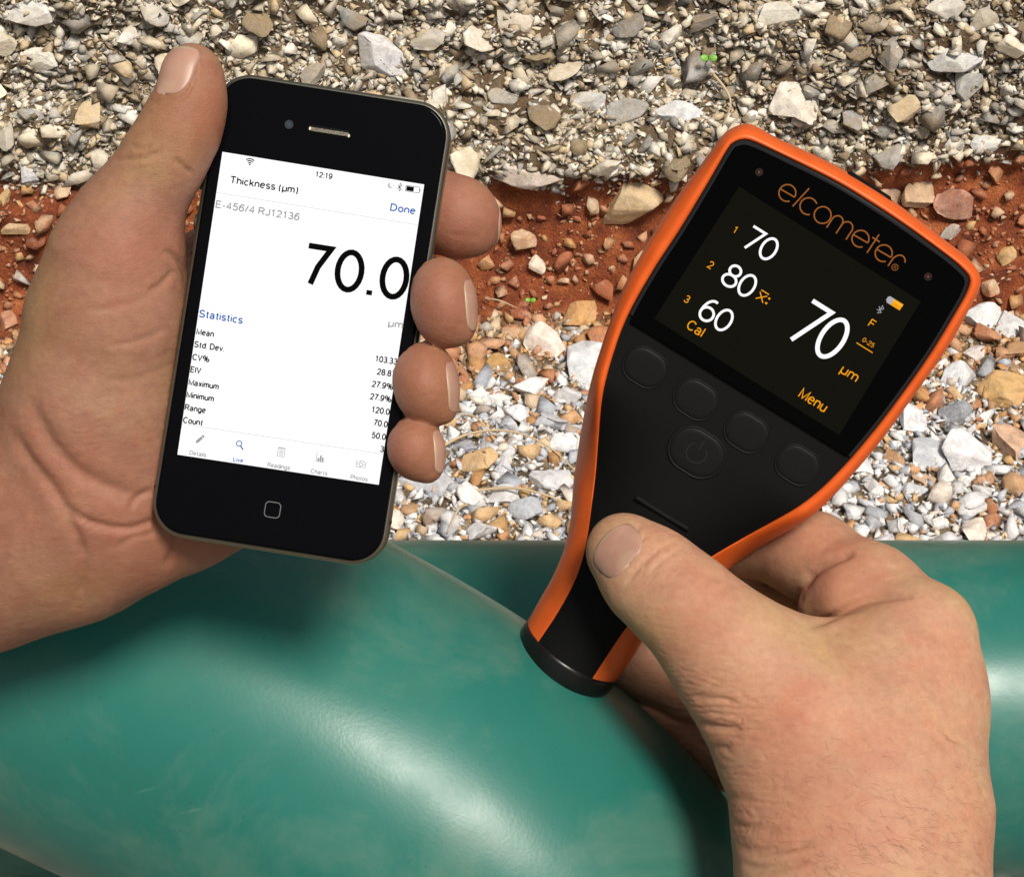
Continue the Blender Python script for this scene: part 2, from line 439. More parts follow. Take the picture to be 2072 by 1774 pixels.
# hand-placed rocks: ray to the surface
def ray_surface(u, v):
    d = (CR @ camxyz(u, v, 1.0)); d = np.array(d)
    o = np.array(CLOC)
    # ground
    if v > 640:
        t = -o[2] / d[2]; p = o + t * d; return p[0], p[1] - Y0, t
    nrm = np.array([0, -math.sin(BA), math.cos(BA)]); q = np.array([0, Y0, 0.0])
    t = ((q - o) @ nrm) / (d @ nrm); p = o + t * d
    return p[0], (p[1] - Y0) / math.cos(BA), t
ROCKS = [
 (80, 38, 100, 62, 0, 'bank', (0.55, 0.53, 0.50), 'pale grey blocky rock at the very top left of the bank'),
 (97, 130, 92, 46, 8, 'bank', (0.60, 0.57, 0.50), 'whitish oval rock in the bank below the top left blocky rock'),
 (12, 92, 70, 62, 0, 'bank', (0.56, 0.50, 0.40), 'cream rock cut by the left edge of the photo near the top'),
 (778, 122, 122, 78, -12, 'bank', (0.50, 0.49, 0.50), 'large pale grey rock in the bank just above the phone'),
 (1052, 52, 100, 62, -28, 'bank', (0.50, 0.44, 0.36), 'tilted beige slab in the bank at the top middle'),
 (1560, 38, 92, 54, 8, 'bank', (0.50, 0.47, 0.42), 'pale angled rock at the top edge above the orange gauge'),
 (1892, 30, 80, 62, 10, 'bank', (0.52, 0.48, 0.42), 'cream angular rock at the top right of the bank'),
 (1918, 134, 112, 50, 2, 'bank', (0.50, 0.50, 0.50), 'long grey rock with white streaks in the upper right of the bank'),
 (1932, 186, 78, 58, 4, 'dark', (0.36, 0.35, 0.33), 'grey square rock right under the long grey rock'),
 (1792, 118, 60, 66, 10, 'dark', (0.33, 0.30, 0.26), 'brownish grey rock left of the long grey rock'),
 (1600, 216, 98, 76, -4, 'bank', (0.58, 0.52, 0.45), 'big cream block in the bank above the gauge top corner'),
 (1370, 243, 110, 56, -8, 'bank', (0.52, 0.52, 0.53), 'light grey pointed rock left of the big cream block'),
 (1258, 228, 94, 64, 22, 'dark', (0.40, 0.39, 0.37), 'grey brown rock leaning against the light grey pointed rock'),
 (1180, 218, 80, 46, -8, 'bank', (0.42, 0.41, 0.40), 'dull grey flat rock nearest the phone in the middle of the bank'),
 (1062, 363, 148, 46, -6, 'bank', (0.48, 0.40, 0.35), 'long pinkish slab lying on top of the red clay'),
 (890, 205, 50, 50, 0, 'bank', (0.58, 0.54, 0.48), 'small cream stone touching the top right corner of the phone'),
 (64, 240, 70, 30, 6, 'bank', (0.44, 0.43, 0.41), 'flat grey stone in the bank left of the thumb'),
 (26, 282, 42, 56, 12, 'bank', (0.50, 0.47, 0.42), 'upright pale stone near the left edge of the bank'),
 (62, 355, 36, 44, 10, 'bank', (0.46, 0.46, 0.48), 'blue grey oval stone just above the red clay on the left'),
 (1972, 50, 62, 46, 20, 'dark', (0.36, 0.31, 0.24), 'brown grey stone between the top right cream rock and the edge'),
 (1790, 330, 62, 60, 0, 'dark', (0.36, 0.35, 0.33), 'grey stone above the red clay right of the gauge top'),
 (1985, 300, 62, 36, 0, 'bank', (0.50, 0.50, 0.49), 'pale grey stone above the red clay at the right edge'),
 (1275, 424, 126, 108, 12, 'ochre', (0.52, 0.38, 0.22), 'large ochre boulder standing in the red clay left of the gauge'),
 (1866, 398, 76, 66, -10, 'ochre', (0.50, 0.33, 0.20), 'tan angular rock in the red clay right of the gauge'),
 (1932, 418, 82, 66, -14, 'red', (0.46, 0.25, 0.18), 'reddish tan rock leaning on the tan angular rock'),
 (1800, 408, 52, 60, 20, 'ochre', (0.52, 0.36, 0.24), 'pale tan rock against the gauge top right edge'),
 (1165, 646, 76, 62, -12, 'ochre', (0.50, 0.27, 0.10), 'orange ochre rock at the foot of the red clay'),
 (1042, 681, 62, 40, 0, 'ochre', (0.44, 0.27, 0.15), 'tan flat rock left of the pink white rock'),
 (1007, 738, 62, 46, 12, 'ochre', (0.42, 0.24, 0.08), 'ochre brown rock below the tan flat rock'),
 (1112, 702, 96, 92, 28, 'grey', (0.62, 0.52, 0.46), 'pink white rock touching the big round grey rock'),
 (1180, 745, 120, 124, 5, 'grey', (0.50, 0.51, 0.53), 'big round grey rock beside the left orange edge of the gauge'),
 (1090, 545, 42, 42, 20, 'grey', (0.56, 0.45, 0.36), 'small pale upright stone in the red clay between phone and gauge'),
 (880, 985, 150, 84, -22, 'grey', (0.36, 0.36, 0.39), 'large dark grey rock with white veins below the little finger'),
 (1108, 975, 98, 52, 0, 'grey', (0.44, 0.44, 0.46), 'dark bottomed grey rock next to the lower orange edge of the gauge'),
 (1023, 954, 46, 50, 0, 'grey', (0.44, 0.44, 0.48), 'smooth slate grey stone between the two long straws'),
 (1009, 812, 66, 36, 0, 'grey', (0.56, 0.56, 0.57), 'flat pale grey stone in the middle of the gravel'),
 (942, 906, 60, 32, -8, 'grey', (0.26, 0.26, 0.30), 'dark slate stone under the curved straw'),
 (1986, 651, 82, 70, 20, 'grey', (0.52, 0.53, 0.54), 'angular light grey rock beside the gauge right corner'),
 (2040, 671, 56, 66, -20, 'grey', (0.50, 0.50, 0.51), 'grey rock at the right edge behind the angular light grey rock'),
 (1972, 722, 50, 38, 0, 'grey', (0.48, 0.42, 0.40), 'pinkish grey round stone above the veined grey rock'),
 (1934, 765, 76, 68, 0, 'grey', (0.50, 0.51, 0.53), 'grey rock with a white vein at the gauge right edge'),
 (2022, 798, 116, 84, -5, 'ochre', (0.54, 0.34, 0.14), 'big orange ochre rock at the right edge of the gravel'),
 (1939, 845, 76, 62, -40, 'grey', (0.22, 0.23, 0.26), 'dark slate rock between the pale grey rocks'),
 (1855, 865, 92, 72, -22, 'grey', (0.60, 0.59, 0.61), 'whitish rock touching the lower right edge of the gauge'),
 (1962, 926, 116, 108, -20, 'grey', (0.58, 0.57, 0.59), 'biggest pale grey rock at the right of the gravel'),
 (1875, 929, 92, 78, -42, 'grey', (0.42, 0.44, 0.48), 'mottled blue grey rock left of the biggest pale grey rock'),
 (2040, 899, 90, 94, 0, 'ochre', (0.52, 0.33, 0.22), 'brown tan rock under the big orange ochre rock'),
 (1802, 932, 48, 50, 0, 'ochre', (0.46, 0.26, 0.13), 'brown ochre stone right of the gauge lower edge'),
 (1869, 976, 52, 34, -12, 'ochre', (0.52, 0.34, 0.22), 'flat tan stone below the mottled blue grey rock'),
 (1842, 996, 64, 26, -8, 'grey', (0.44, 0.46, 0.50), 'long thin grey stone below the flat tan stone'),
 (1770, 996, 46, 46, 0, 'grey', (0.62, 0.60, 0.59), 'whitish stone above the right hand index finger'),
 (1989, 999, 44, 34, 0, 'grey', (0.44, 0.42, 0.42), 'dull grey stone below the biggest pale grey rock'),
 (1899, 1066, 44, 36, 0, 'grey', (0.60, 0.58, 0.57), 'whitish stone at the top edge of the straight pipe on the right'),
 (12, 412, 34, 46, 0, 'ochre', (0.50, 0.32, 0.14), 'ochre stone in the red clay at the left edge'),
 (45, 470, 62, 30, 14, 'ochre', (0.48, 0.32, 0.18), 'flat ochre stone in the red clay beside the left hand'),
 (15, 660, 46, 52, 0, 'red', (0.46, 0.24, 0.15), 'reddish stone between left hand and photo edge'),
 (12, 790, 40, 30, 0, 'grey', (0.58, 0.57, 0.57), 'pale stone at the left edge above the wrist'),
]
def rock_mat(i, col, cls):
    col = tuple(min(0.8, c_ * (1.14 if cls in ('bank', 'grey') else 1.0)) for c_ in col)
    return palette_mat('rock_%s' % cls, [col, col], 'object', 0.7, 0.55 if cls == 'grey' else 0.25, DUSTS[cls][:2] + (DUSTS[cls][2] * 0.6,) + DUSTS[cls][3:])
taken = []
for i, (u, v, ww, hh, ang, cls, col, lab) in enumerate(ROCKS):
    x, s, t = ray_surface(u, v)
    r = np.random.default_rng(100 + i)
    mpp = t / FPX
    a, c = ww * mpp * 0.53, hh * mpp * 0.53
    b = 0.5 * min(a, c)
    V, F = stone_shape(r, 5, 15, (0.36, 0.70), 0.06, (1, 1, 1), i)
    V /= np.abs(V).max(0) 
    onb = v < 640
    if onb:
        Z = Vector((0, -math.sin(BA), math.cos(BA))); Yv = Vector((0, math.cos(BA), math.sin(BA)))
        kk = 1.0 / math.cos(math.radians(max(0, 62 - 50)))
    else:
        Z = Vector((0, -0.35, 0.94)).normalized(); Yv = Vector((0, 0.94, 0.35)); kk = 1.15
    Xv = Vector((1, 0, 0))
    al = math.radians(ang)
    X2 = (Xv * math.cos(al) + Yv * math.sin(al)).normalized(); Y2 = Z.cross(X2).normalized()
    V = V * np.array([a, c * kk, b * 1.25])
    me = mesh_np('rock', V, F)
    p, n = surf_d(np.array([x]), np.array([s]))
    p = Vector(p[0]) + Vector(n[0]) * b * 0.35
    o = link('rock', me, rock_mat(i, col, cls), smooth=False)
    o.matrix_world = Matrix.Translation(p) @ Matrix((X2, Y2, Z)).transposed().to_4x4()
    tag(o, lab, 'rock')
    taken.append((x, s, max(a, c)))

# medium stones: the larger ones are separate pieces of the ground / bank, the rest one mass
def place_medium(nn, s0, s1, lo, hi, med, r, gap=0.9, keep=None):
    out = []
    cell = 0.012; grid = {}
    def near(x, s, rad):
        if ((TK[:, 0] - x) ** 2 + (TK[:, 1] - s) ** 2 < ((TK[:, 2] + rad) * 0.82) ** 2).any(): return True
        gi, gj = int(x // cell), int(s // cell)
        for a in (-1, 0, 1):
            for b in (-1, 0, 1):
                for (qx, qs, qr) in grid.get((gi + a, gj + b), ()):
                    if (qx - x) ** 2 + (qs - s) ** 2 < ((qr + rad) * gap) ** 2: return True
        return False
    sizes = np.sort(logn(nn, med, 0.45, lo, hi, r))[::-1]
    for rad in sizes:
        for _ in range(6):
            x = r.uniform(-XH, XH); s = r.uniform(s0, s1)
            if keep is not None and not keep(x, s): continue
            if not near(x, s, rad):
                out.append((x, s, rad)); grid.setdefault((int(x // cell), int(s // cell)), []).append((x, s, rad)); break
    return np.array(out)
_xt = np.linspace(-0.6, 0.6, 1201); _te = toe_edge(_xt); _re = red_edge(_xt)
te = lambda x: _te[int((x + 0.6) * 1000)]; re_ = lambda x: _re[int((x + 0.6) * 1000)]
TK = np.array(taken)
r2 = np.random.default_rng(21)
grav = place_medium(6500, -0.36, 0.02, 0.0024, 0.0095, 0.0042, r2, 0.66, lambda x, s: s < te(x))
clay = place_medium(1100, -0.03, 0.10, 0.0016, 0.0090, 0.0031, r2, 1.05, lambda x, s: te(x) < s < re_(x))
bnk = place_medium(1500, 0.07, SBT, 0.0028, 0.0100, 0.0046, r2, 0.86, lambda x, s: s > re_(x) + 0.003)
MID = []
for i in range(14):
    V, F = stone_shape(r0, 3, 14, (0.30, 0.66), 0.018, (1, 1, 1), i + 50)
    V /= np.abs(V).max(0)
    MID.append((V, F))
MIDME = {}
def mid_mesh(cls, i):
    if (cls, i) not in MIDME:
        me = mesh_np('stone', *MID[i]); me.materials.append(SO[cls]); MIDME[(cls, i)] = me
    return MIDME[(cls, i)]
def medium(arr, parent, clsf, flat, up, nbig, nm, lab, tilt=0.3):
    arr = arr[np.argsort(-arr[:, 2])]
    vis = np.abs(arr[:, 0]) < 0.335
    vis &= (arr[:, 1] > -0.20)
    big = np.where(vis)[0][:nbig]
    mask = np.zeros(len(arr), bool); mask[big] = True
    for (x, s, rad) in arr[mask]:
        p, n = surf_d(np.array([x]), np.array([s]))
        nn_ = n * (1 - up) + np.array([[0, 0, 1.0]]) * up; nn_ /= np.linalg.norm(nn_)
        R = rotmats(1, nn_, tilt, r2)[0]
        cls = clsf(x, s)
        o = bpy.data.objects.new('stone', mid_mesh(cls, int(r2.integers(0, len(MID)))))
        COL.objects.link(o)
        sc = Matrix.Diagonal((rad * r2.uniform(0.95, 1.35), rad * r2.uniform(0.7, 1.0), rad * r2.uniform(*flat), 1))
        o.matrix_world = Matrix.Translation(Vector(p[0]) + Vector(n[0]) * rad * 0.3) @ Matrix(R.tolist()).to_4x4() @ sc
        o.parent = parent
    rest = arr[~mask]
    cl = np.array([clsf(x, s) for x, s, _ in rest])
    for c in sorted(set(cl)):
        q = rest[cl == c]
        scatter(nm + '_' + c, SM[c], q[:, 0], q[:, 1], q[:, 2], SMALL, flat, tilt + 0.1, 0.3, r2, lab % {'grey': 'pale grey', 'ochre': 'ochre and tan', 'bank': 'beige', 'dark': 'brown', 'red': 'reddish'}[c], up=up)
def gcls(x, s): 
    return 'ochre' if (s - te(x)) / 0.05 + 0.5 * r2.normal() > -1.0 else ('ochre' if r2.random() < 0.15 else 'grey')
def bcls(x, s): return 'dark' if (1.5 * x + 0.35 * r2.normal() > 0.12) else 'bank'
medium(grav, ground, gcls, (0.5, 0.8), 0.0, 165, 'gravel', '%s angular gravel lying behind the pipe')
medium(clay, bank, lambda x, s: 'red' if r2.random() < 0.65 else 'ochre', (0.5, 0.85), 0.0, 60, 'clay_stones', '%s stones stuck in the red clay band')
medium(bnk, bank, bcls, (0.28, 0.6), 0.45, 75, 'bank_stones', '%s stones sticking out of the upper bank')

# dry straws and two seedlings
STRAW = flat_mat('dry_straw', (0.50, 0.38, 0.24), 0.6, 0.3)
def tube(name, P, rad, mat, parent=None, sides=6, taper=True):
    P = [Vector(p) for p in P]
    # smooth
    Q = []
    for i in range(len(P) - 1):
        p0 = P[max(i - 1, 0)]; p1 = P[i]; p2 = P[i + 1]; p3 = P[min(i + 2, len(P) - 1)]
        for k in range(6):
            t = k / 6
            Q.append(0.5 * ((2 * p1) + (p2 - p0) * t + (2 * p0 - 5 * p1 + 4 * p2 - p3) * t * t + (3 * p1 - p0 - 3 * p2 + p3) * t ** 3))
    Q.append(P[-1])
    V, F = [], []
    for i, q in enumerate(Q):
        d = (Q[min(i + 1, len(Q) - 1)] - Q[max(i - 1, 0)]).normalized()
        a = d.orthogonal().normalized() if i == 0 else (a - d * a.dot(d)).normalized()
        b = d.cross(a)
        rr = rad * (1 - 0.6 * i / len(Q)) if taper else rad
        for k in range(sides):
            th = 2 * math.pi * k / sides
            V.append(q + (a * math.cos(th) + b * math.sin(th)) * rr)
    for i in range(len(Q) - 1):
        for k in range(sides):
            F.append([i * sides + k, i * sides + (k + 1) % sides, (i + 1) * sides + (k + 1) % sides, (i + 1) * sides + k])
    F.append(list(range(sides))[::-1]); F.append([(len(Q) - 1) * sides + k for k in range(sides)])
    return link(name, mesh_np(name, V, F), mat, parent)
def surf_poly(uv, lift):
    out = []
    for i, (u, v) in enumerate(uv):
        x, s, t = ray_surface(u, v)
        p, n = surf_d(np.array([x]), np.array([s]))
        l = lift * (0.4 + 0.6 * math.sin(math.pi * i / (len(uv) - 1)))
        out.append(Vector(p[0]) + Vector(n[0]) * l)
    return out
for uv, rad, lab in (
    ([(858, 938), (925, 905), (990, 899), (1050, 906), (1110, 928), (1165, 965)], 0.0009, 'long curved dry straw arching over the gravel between phone and gauge'),
    ([(950, 1005), (1030, 1014), (1090, 1026), (1160, 1032)], 0.0009, 'straight reddish dry straw low in the gravel beside the gauge'),
    ([(945, 1035), (928, 1062), (905, 1092)], 0.0009, 'short dry straw running down to the straight pipe'),
    ([(980, 615), (1012, 628), (1046, 640)], 0.0006, 'thin grey twig lying among the ochre gravel'),
    ([(925, 850), (965, 872), (1000, 903)], 0.0008, 'bent dry leaf stalk meeting the curved straw'),
    ([(1440, 160), (1462, 190), (1470, 220), (1455, 262)], 0.0009, 'dry brown root hanging down the bank above the gauge')):
    tag(tube('straw', surf_poly(uv, 0.010 if uv[0][0] != 1440 else 0.012), rad, STRAW), lab, 'straw')
LEAF = flat_mat('seedling_leaf', (0.18, 0.42, 0.06), 0.5, 0.4)
def seedling(u, v, sz, lab):
    x, s, t = ray_surface(u, v)
    p, n = surf_d(np.array([x]), np.array([s])); p = Vector(p[0]); n = Vector(n[0])
    e = empty('seedling', p); tag(e, lab, 'seedling')
    tube('stem', [n * 0.0, n * 0.006, n * 0.013], 0.0005, LEAF, e)
    for sg_ in (-1, 1):
        V = [Vector((0, 0, 0.0135))]; K = 12
        for k in range(K):
            a = 2 * math.pi * k / K
            V.append(Vector((sg_ * sz * (0.95 + 0.9 * math.cos(a)), sz * 0.75 * math.sin(a), 0.0135 + 0.0008 * math.cos(a))))
        V[0] = Vector((sg_ * sz, 0, 0.0128))
        F = [[0, 1 + k, 1 + (k + 1) % K] for k in range(K)]
        me = mesh_np('leaf', V, F)
        o = link('leaf', me, LEAF, e)
        md = o.modifiers.new('s', 'SOLIDIFY'); md.thickness = 0.0003
        o.matrix_local = Vector((0, 0, 1)).rotation_difference((n + Vector((0, -0.5, 0.5))).normalized()).to_matrix().to_4x4()
seedling(1428, 133, 0.0026, 'bright green two leaved seedling on the upper bank')
seedling(1072, 627, 0.0016, 'tiny green seedling among the ochre gravel below the clay')
# ------------------------------------------------------------------ green pipes
def paint_mat():
    m, nt, bs = new_mat('green_pipe_paint')
    g = N(nt, 'ShaderNodeNewGeometry'); pos = g.outputs['Position']
    n1 = N(nt, 'ShaderNodeTexNoise', i_Scale=9.0, i_Detail=4.0, i_Roughness=0.6); L(nt, pos, n1.inputs[0])
    r1 = ramp(nt, [(0.3, (0.014, 0.112, 0.086)), (0.55, (0.018, 0.135, 0.110)), (0.75, (0.034, 0.145, 0.106))]); L(nt, n1.outputs[0], r1.inputs[0])
    # dust film
    n2 = N(nt, 'ShaderNodeTexNoise', i_Scale=16.0, i_Detail=7.0, i_Roughness=0.7, i_Distortion=0.4); L(nt, pos, n2.inputs[0])
    d = ramp(nt, [(0.50, (0, 0, 0)), (0.62, (0.16, 0.16, 0.16)), (0.80, (0.35, 0.35, 0.35))]); L(nt, n2.outputs[0], d.inputs[0])
    c = mixc(nt, d.outputs[0], r1.outputs[0], (0.20, 0.24, 0.18))
    # fine specks
    n3 = N(nt, 'ShaderNodeTexNoise', i_Scale=900.0, i_Detail=2.0); L(nt, pos, n3.inputs[0])
    s = ramp(nt, [(0.70, (0, 0, 0)), (0.76, (0.6, 0.6, 0.6))]); L(nt, n3.outputs[0], s.inputs[0])
    c = mixc(nt, s.outputs[0], c, (0.02, 0.06, 0.04))
    # scuffs: short stretched marks, and broad handled smudges
    mp = N(nt, 'ShaderNodeMapping'); mp.inputs['Rotation'].default_value = (0.3, 0.2, 0.9); mp.inputs['Scale'].default_value = (30, 420, 30); L(nt, pos, mp.inputs[0])
    n6 = N(nt, 'ShaderNodeTexNoise', i_Scale=1.0, i_Detail=4.0, i_Roughness=0.6); L(nt, mp.outputs[0], n6.inputs[0])
    s6 = ramp(nt, [(0.70, (0, 0, 0)), (0.76, (0.22, 0.22, 0.22))]); L(nt, n6.outputs[0], s6.inputs[0])
    c = mixc(nt, s6.outputs[0], c, (0.20, 0.27, 0.20))
    L(nt, c, bs.inputs['Base Color'])
    n4 = N(nt, 'ShaderNodeTexNoise', i_Scale=30.0, i_Detail=6.0, i_Roughness=0.6); L(nt, pos, n4.inputs[0])
    rr = ramp(nt, [(0.3, (0.26, 0.26, 0.26)), (0.7, (0.40, 0.40, 0.40))]); L(nt, n4.outputs[0], rr.inputs[0])
    L(nt, rr.outputs[0], bs.inputs['Roughness']); bs.inputs['Specular IOR Level'].default_value = 0.30
    n5 = N(nt, 'ShaderNodeTexNoise', i_Scale=45.0, i_Detail=3.0); L(nt, pos, n5.inputs[0])
    b = bump(nt, bs, n5.outputs[0], 0.10, 0.0006)
    bump(nt, bs, n3.outputs[0], 0.12, 0.0002, b)
    return m
PAINT = paint_mat()
def catmull(P, per):
    Q = []
    P = [np.array(p, float) for p in P]
    for i in range(len(P) - 1):
        p0 = P[max(i - 1, 0)]; p1 = P[i]; p2 = P[i + 1]; p3 = P[min(i + 2, len(P) - 1)]
        for k in range(per):
            t = k / per
            Q.append(0.5 * ((2 * p1) + (p2 - p0) * t + (2 * p0 - 5 * p1 + 4 * p2 - p3) * t * t + (3 * p1 - p0 - 3 * p2 + p3) * t ** 3))
    Q.append(P[-1])
    return np.array(Q)
def pipe(name, P, rad, per=14, sides=96, wall=0.006):
    Q = catmull(P, per); n = len(Q)
    V = []; a = None
    T = np.gradient(Q, axis=0); T /= np.linalg.norm(T, axis=1)[:, None]
    for i in range(n):
        d = T[i]
        if a is None: a = np.cross(d, [0.1, 0.3, 1.0])
        a = a - d * (a @ d); a /= np.linalg.norm(a); b = np.cross(d, a)
        th = np.linspace(0, 2 * np.pi, sides, endpoint=False)
        V.append(Q[i] + rad * (np.cos(th)[:, None] * a + np.sin(th)[:, None] * b))
    # rims and bore
    inner = lambda i: Q[i] + (V[i] - Q[i]) * (1 - wall / rad)
    rings = [inner(0)] + V + [inner(n - 1)]
    k = len(rings); W = np.concatenate(rings)
    I = np.arange(k * sides).reshape(k, sides)
    F = np.stack([I[:-1].ravel(), np.roll(I, -1, 1)[:-1].ravel(), np.roll(I, -1, 1)[1:].ravel(), I[1:].ravel()], 1)
    return link(name, mesh_np(name, W, F), PAINT)
PR = 0.069
# straight pipe lying on the ground: axis where its top and bottom edges put it
YP = 0.496
p1 = pipe('straight_pipe', [(-3, YP, PR), (-1, YP, PR), (1, YP, PR), (3, YP, PR)], PR, 20)
tag(p1, 'straight teal green pipe lying across the gravel behind the bend', 'pipe')
ctr = [(-900, 1250, 0.60), (-420, 1235, 0.60), (0, 1240, 0.594), (300, 1345, 0.584), (580, 1490, 0.5768), (850, 1652, 0.573), (1085, 1850, 0.573), (1240, 2110, 0.577), (1310, 2430, 0.582), (1330, 2850, 0.60)]
pts_w = [(-1.05, 0.44, -0.05), (-1.0, 0.43, 0.10), (-0.86, 0.425, 0.19), (-0.6, 0.42, 0.21)] + [world(*c) for c in ctr]
pe = pipe('pipe_bend', pts_w, 0.0705, 12, 112)
tag(pe, 'large green painted pipe bend in the foreground under the gauge tip', 'pipe')
# ------------------------------------------------------------------ text and stroke helpers
def stroke_mesh(name, lines, wd, caps=False, th=0.00006):
    """thin ribbons along polylines (local xy)"""
    V, F = [], []
    for li, P in enumerate(lines):
        closed = len(P) > 2 and (abs(P[0][0] - P[-1][0]) + abs(P[0][1] - P[-1][1])) < 1e-9
        P = [Vector((p[0], p[1])) for p in P]
        if closed: P = P[:-1]
        n = len(P); b = len(V)
        for i in range(n):
            if closed: a_, c_ = P[i - 1], P[(i + 1) % n]
            else: a_, c_ = P[max(i - 1, 0)], P[min(i + 1, n - 1)]
            d1 = (P[i] - a_); d2 = (c_ - P[i])
            d1 = d1.normalized() if d1.length > 1e-12 else d2.normalized()
            d2 = d2.normalized() if d2.length > 1e-12 else d1
            t = (d1 + d2).normalized(); nn_ = Vector((-t.y, t.x))
            k = 1 / max(0.5, nn_.dot(Vector((-d1.y, d1.x))))
            for sgn in (1, -1):
                q = P[i] + nn_ * (sgn * wd / 2 * k); V.append((q.x, q.y, li * 1.5e-6))
        m = n if closed else n - 1
        for i in range(m):
            j = (i + 1) % n
            F.append([b + 2 * i, b + 2 * i + 1, b + 2 * j + 1, b + 2 * j])
    return mesh_np(name, np.array(V), F)
def arc(cx, cy, rx, ry, a0, a1, n=28):
    return [(cx + rx * math.cos(math.radians(a0 + (a1 - a0) * i / n)), cy + ry * math.sin(math.radians(a0 + (a1 - a0) * i / n))) for i in range(n + 1)]
def poly_mesh(name, P):
    bm = bmesh.new()
    vs = [bm.verts.new((p[0], p[1], 0)) for p in P]
    f = bm.faces.new(vs)
    if f.normal.z < 0: f.normal_flip()
    bmesh.ops.triangulate(bm, faces=[f])
    me = bpy.data.meshes.new(name); bm.to_mesh(me); bm.free(); return me
def rrect(w_, h_, r_, n=8, cx=0, cy=0):
    out = []
    for (sx, sy, a0) in ((1, 1, 0), (-1, 1, 90), (-1, -1, 180), (1, -1, 270)):
        out += arc(cx + sx * (w_ / 2 - r_), cy + sy * (h_ / 2 - r_), r_, r_, a0, a0 + 90, n)
    return out

def dots(x, y): return [(x, y - 0.065), (x, y + 0.065)]
def make_font():
    A = arc; G = {}
    G['T'] = (.66, [[(0, 1), (.66, 1)], [(.33, 1), (.33, 0)]])
    G['D'] = (.68, [[(0, 0), (0, 1), (.28, 1)] + A(.28, .5, .38, .5, 90, -90, 14) + [(0, 0)]])
    G['E'] = (.56, [[(.56, 0), (0, 0), (0, 1), (.55, 1)], [(0, .52), (.50, .52)]])
    S = A(.31, .745, .27, .255, 20, 270, 14) + A(.31, .245, .31, .245, 90, -160, 14)
    G['S'] = (.62, [S]); G['s'] = (.42, [[(x * .70, y * .70) for x, y in S]])
    G['R'] = (.62, [[(0, 0), (0, 1), (.34, 1)] + A(.34, .75, .25, .25, 90, -90, 10) + [(0, .5)], [(.36, .5), (.60, 0)]])
    G['P'] = (.58, [[(0, 0), (0, 1), (.34, 1)] + A(.34, .74, .25, .26, 90, -90, 10) + [(0, .48)]])
    G['J'] = (.44, [[(.42, 1), (.42, .25)] + A(.21, .25, .21, .25, 0, -180, 10)])
    G['C'] = (.68, [A(.36, .5, .36, .5, 42, 318, 20)])
    G['M'] = (.74, [[(0, 0), (0, 1), (.37, .05), (.74, 1), (.74, 0)]])
    G['V'] = (.64, [[(0, 1), (.32, 0), (.64, 1)]])
    G['I'] = (.02, [[(0, 0), (0, 1)]]); G['L'] = (.48, [[(0, 1), (0, 0), (.48, 0)]]); G['F'] = (.5, [[(0, 0), (0, 1), (.52, 1)], [(0, .52), (.46, .52)]])
    G['0'] = (.52, [A(.26, .5, .26, .5, 0, 360, 24)]); G['1'] = (.46, [[(.04, .76), (.26, .98), (.26, 0)]])
    G['2'] = (.52, [A(.26, .73, .25, .27, 170, -35, 12) + [(0, 0), (.52, 0)]])
    G['3'] = (.50, [A(.24, .75, .21, .25, 160, -90, 12) + A(.25, .25, .25, .25, 90, -165, 12)])
    G['4'] = (.54, [[(.40, 0), (.40, 1), (0, .28), (.54, .28)]])
    G['5'] = (.52, [[(.47, 1), (.10, 1), (.05, .52)] + A(.25, .33, .26, .33, 125, -155, 14)])
    six = [A(.26, .32, .25, .32, 0, 360, 20), A(.31, .42, .30, .58, 188, 45, 14)]
    G['6'] = (.52, six); G['9'] = (.52, [[(.52 - x, 1 - y) for x, y in P] for P in six])
    G['7'] = (.50, [[(0, 1), (.50, 1), (.27, .48), (.16, 0)]])
    G['8'] = (.52, [A(.26, .75, .21, .25, 0, 360, 18), A(.26, .26, .26, .26, 0, 360, 18)])
    o = A(.25, .35, .25, .35, 0, 360, 18)
    G['o'] = (.5, [o]); G['c'] = (.46, [A(.25, .35, .25, .35, 48, 312, 14)]); G['d'] = (.5, [o, [(.5, 0), (.5, 1)]])
    G['e'] = (.5, [[(.5, .38)] + A(.25, .35, .25, .35, 5, 315, 16), [(.0, .38), (.5, .38)]])
    G['a'] = (.5, [A(.23, .50, .20, .20, 165, 0, 10) + [(.43, .12), (.50, 0)], A(.22, .19, .215, .19, 0, 360, 16)])
    G['h'] = (.46, [[(0, 0), (0, 1)], [(0, .40)] + A(.23, .44, .23, .26, 180, 0, 10) + [(.46, 0)]])
    G['n'] = (.46, [[(0, 0), (0, .7)], [(0, .40)] + A(.23, .44, .23, .26, 180, 0, 10) + [(.46, 0)]])
    G['m'] = (.76, [[(0, 0), (0, .7)], [(0, .40)] + A(.19, .46, .19, .24, 180, 0, 10) + [(.38, 0)], [(.38, .40)] + A(.57, .46, .19, .24, 180, 0, 10) + [(.76, 0)]])
    u = [[(0, .7), (0, .26)] + A(.23, .26, .23, .26, 180, 360, 10), [(.46, .7), (.46, 0)]]
    G['u'] = (.46, u); G['µ'] = (.46, u + [[(0, .5), (0, -.28)]])
    G['i'] = (.02, [[(0, 0), (0, .7)], [(0, .90), (0, 1.03)]]); G['l'] = (.02, [[(0, 0), (0, 1)]])
    G['k'] = (.44, [[(0, 0), (0, 1)], [(.42, .7), (.02, .28)], [(.16, .42), (.46, 0)]])
    G['t'] = (.28, [[(.13, .92), (.13, .14), (.17, .03), (.28, .01)], [(0, .68), (.28, .68)]])
    G['v'] = (.46, [[(0, .7), (.23, 0), (.46, .7)]]); G['x'] = (.44, [[(0, .7), (.44, 0)], [(.44, .7), (0, 0)]])
    G['r'] = (.26, [[(0, 0), (0, .7)], [(0, .40)] + A(.22, .42, .22, .27, 180, 85, 8)])
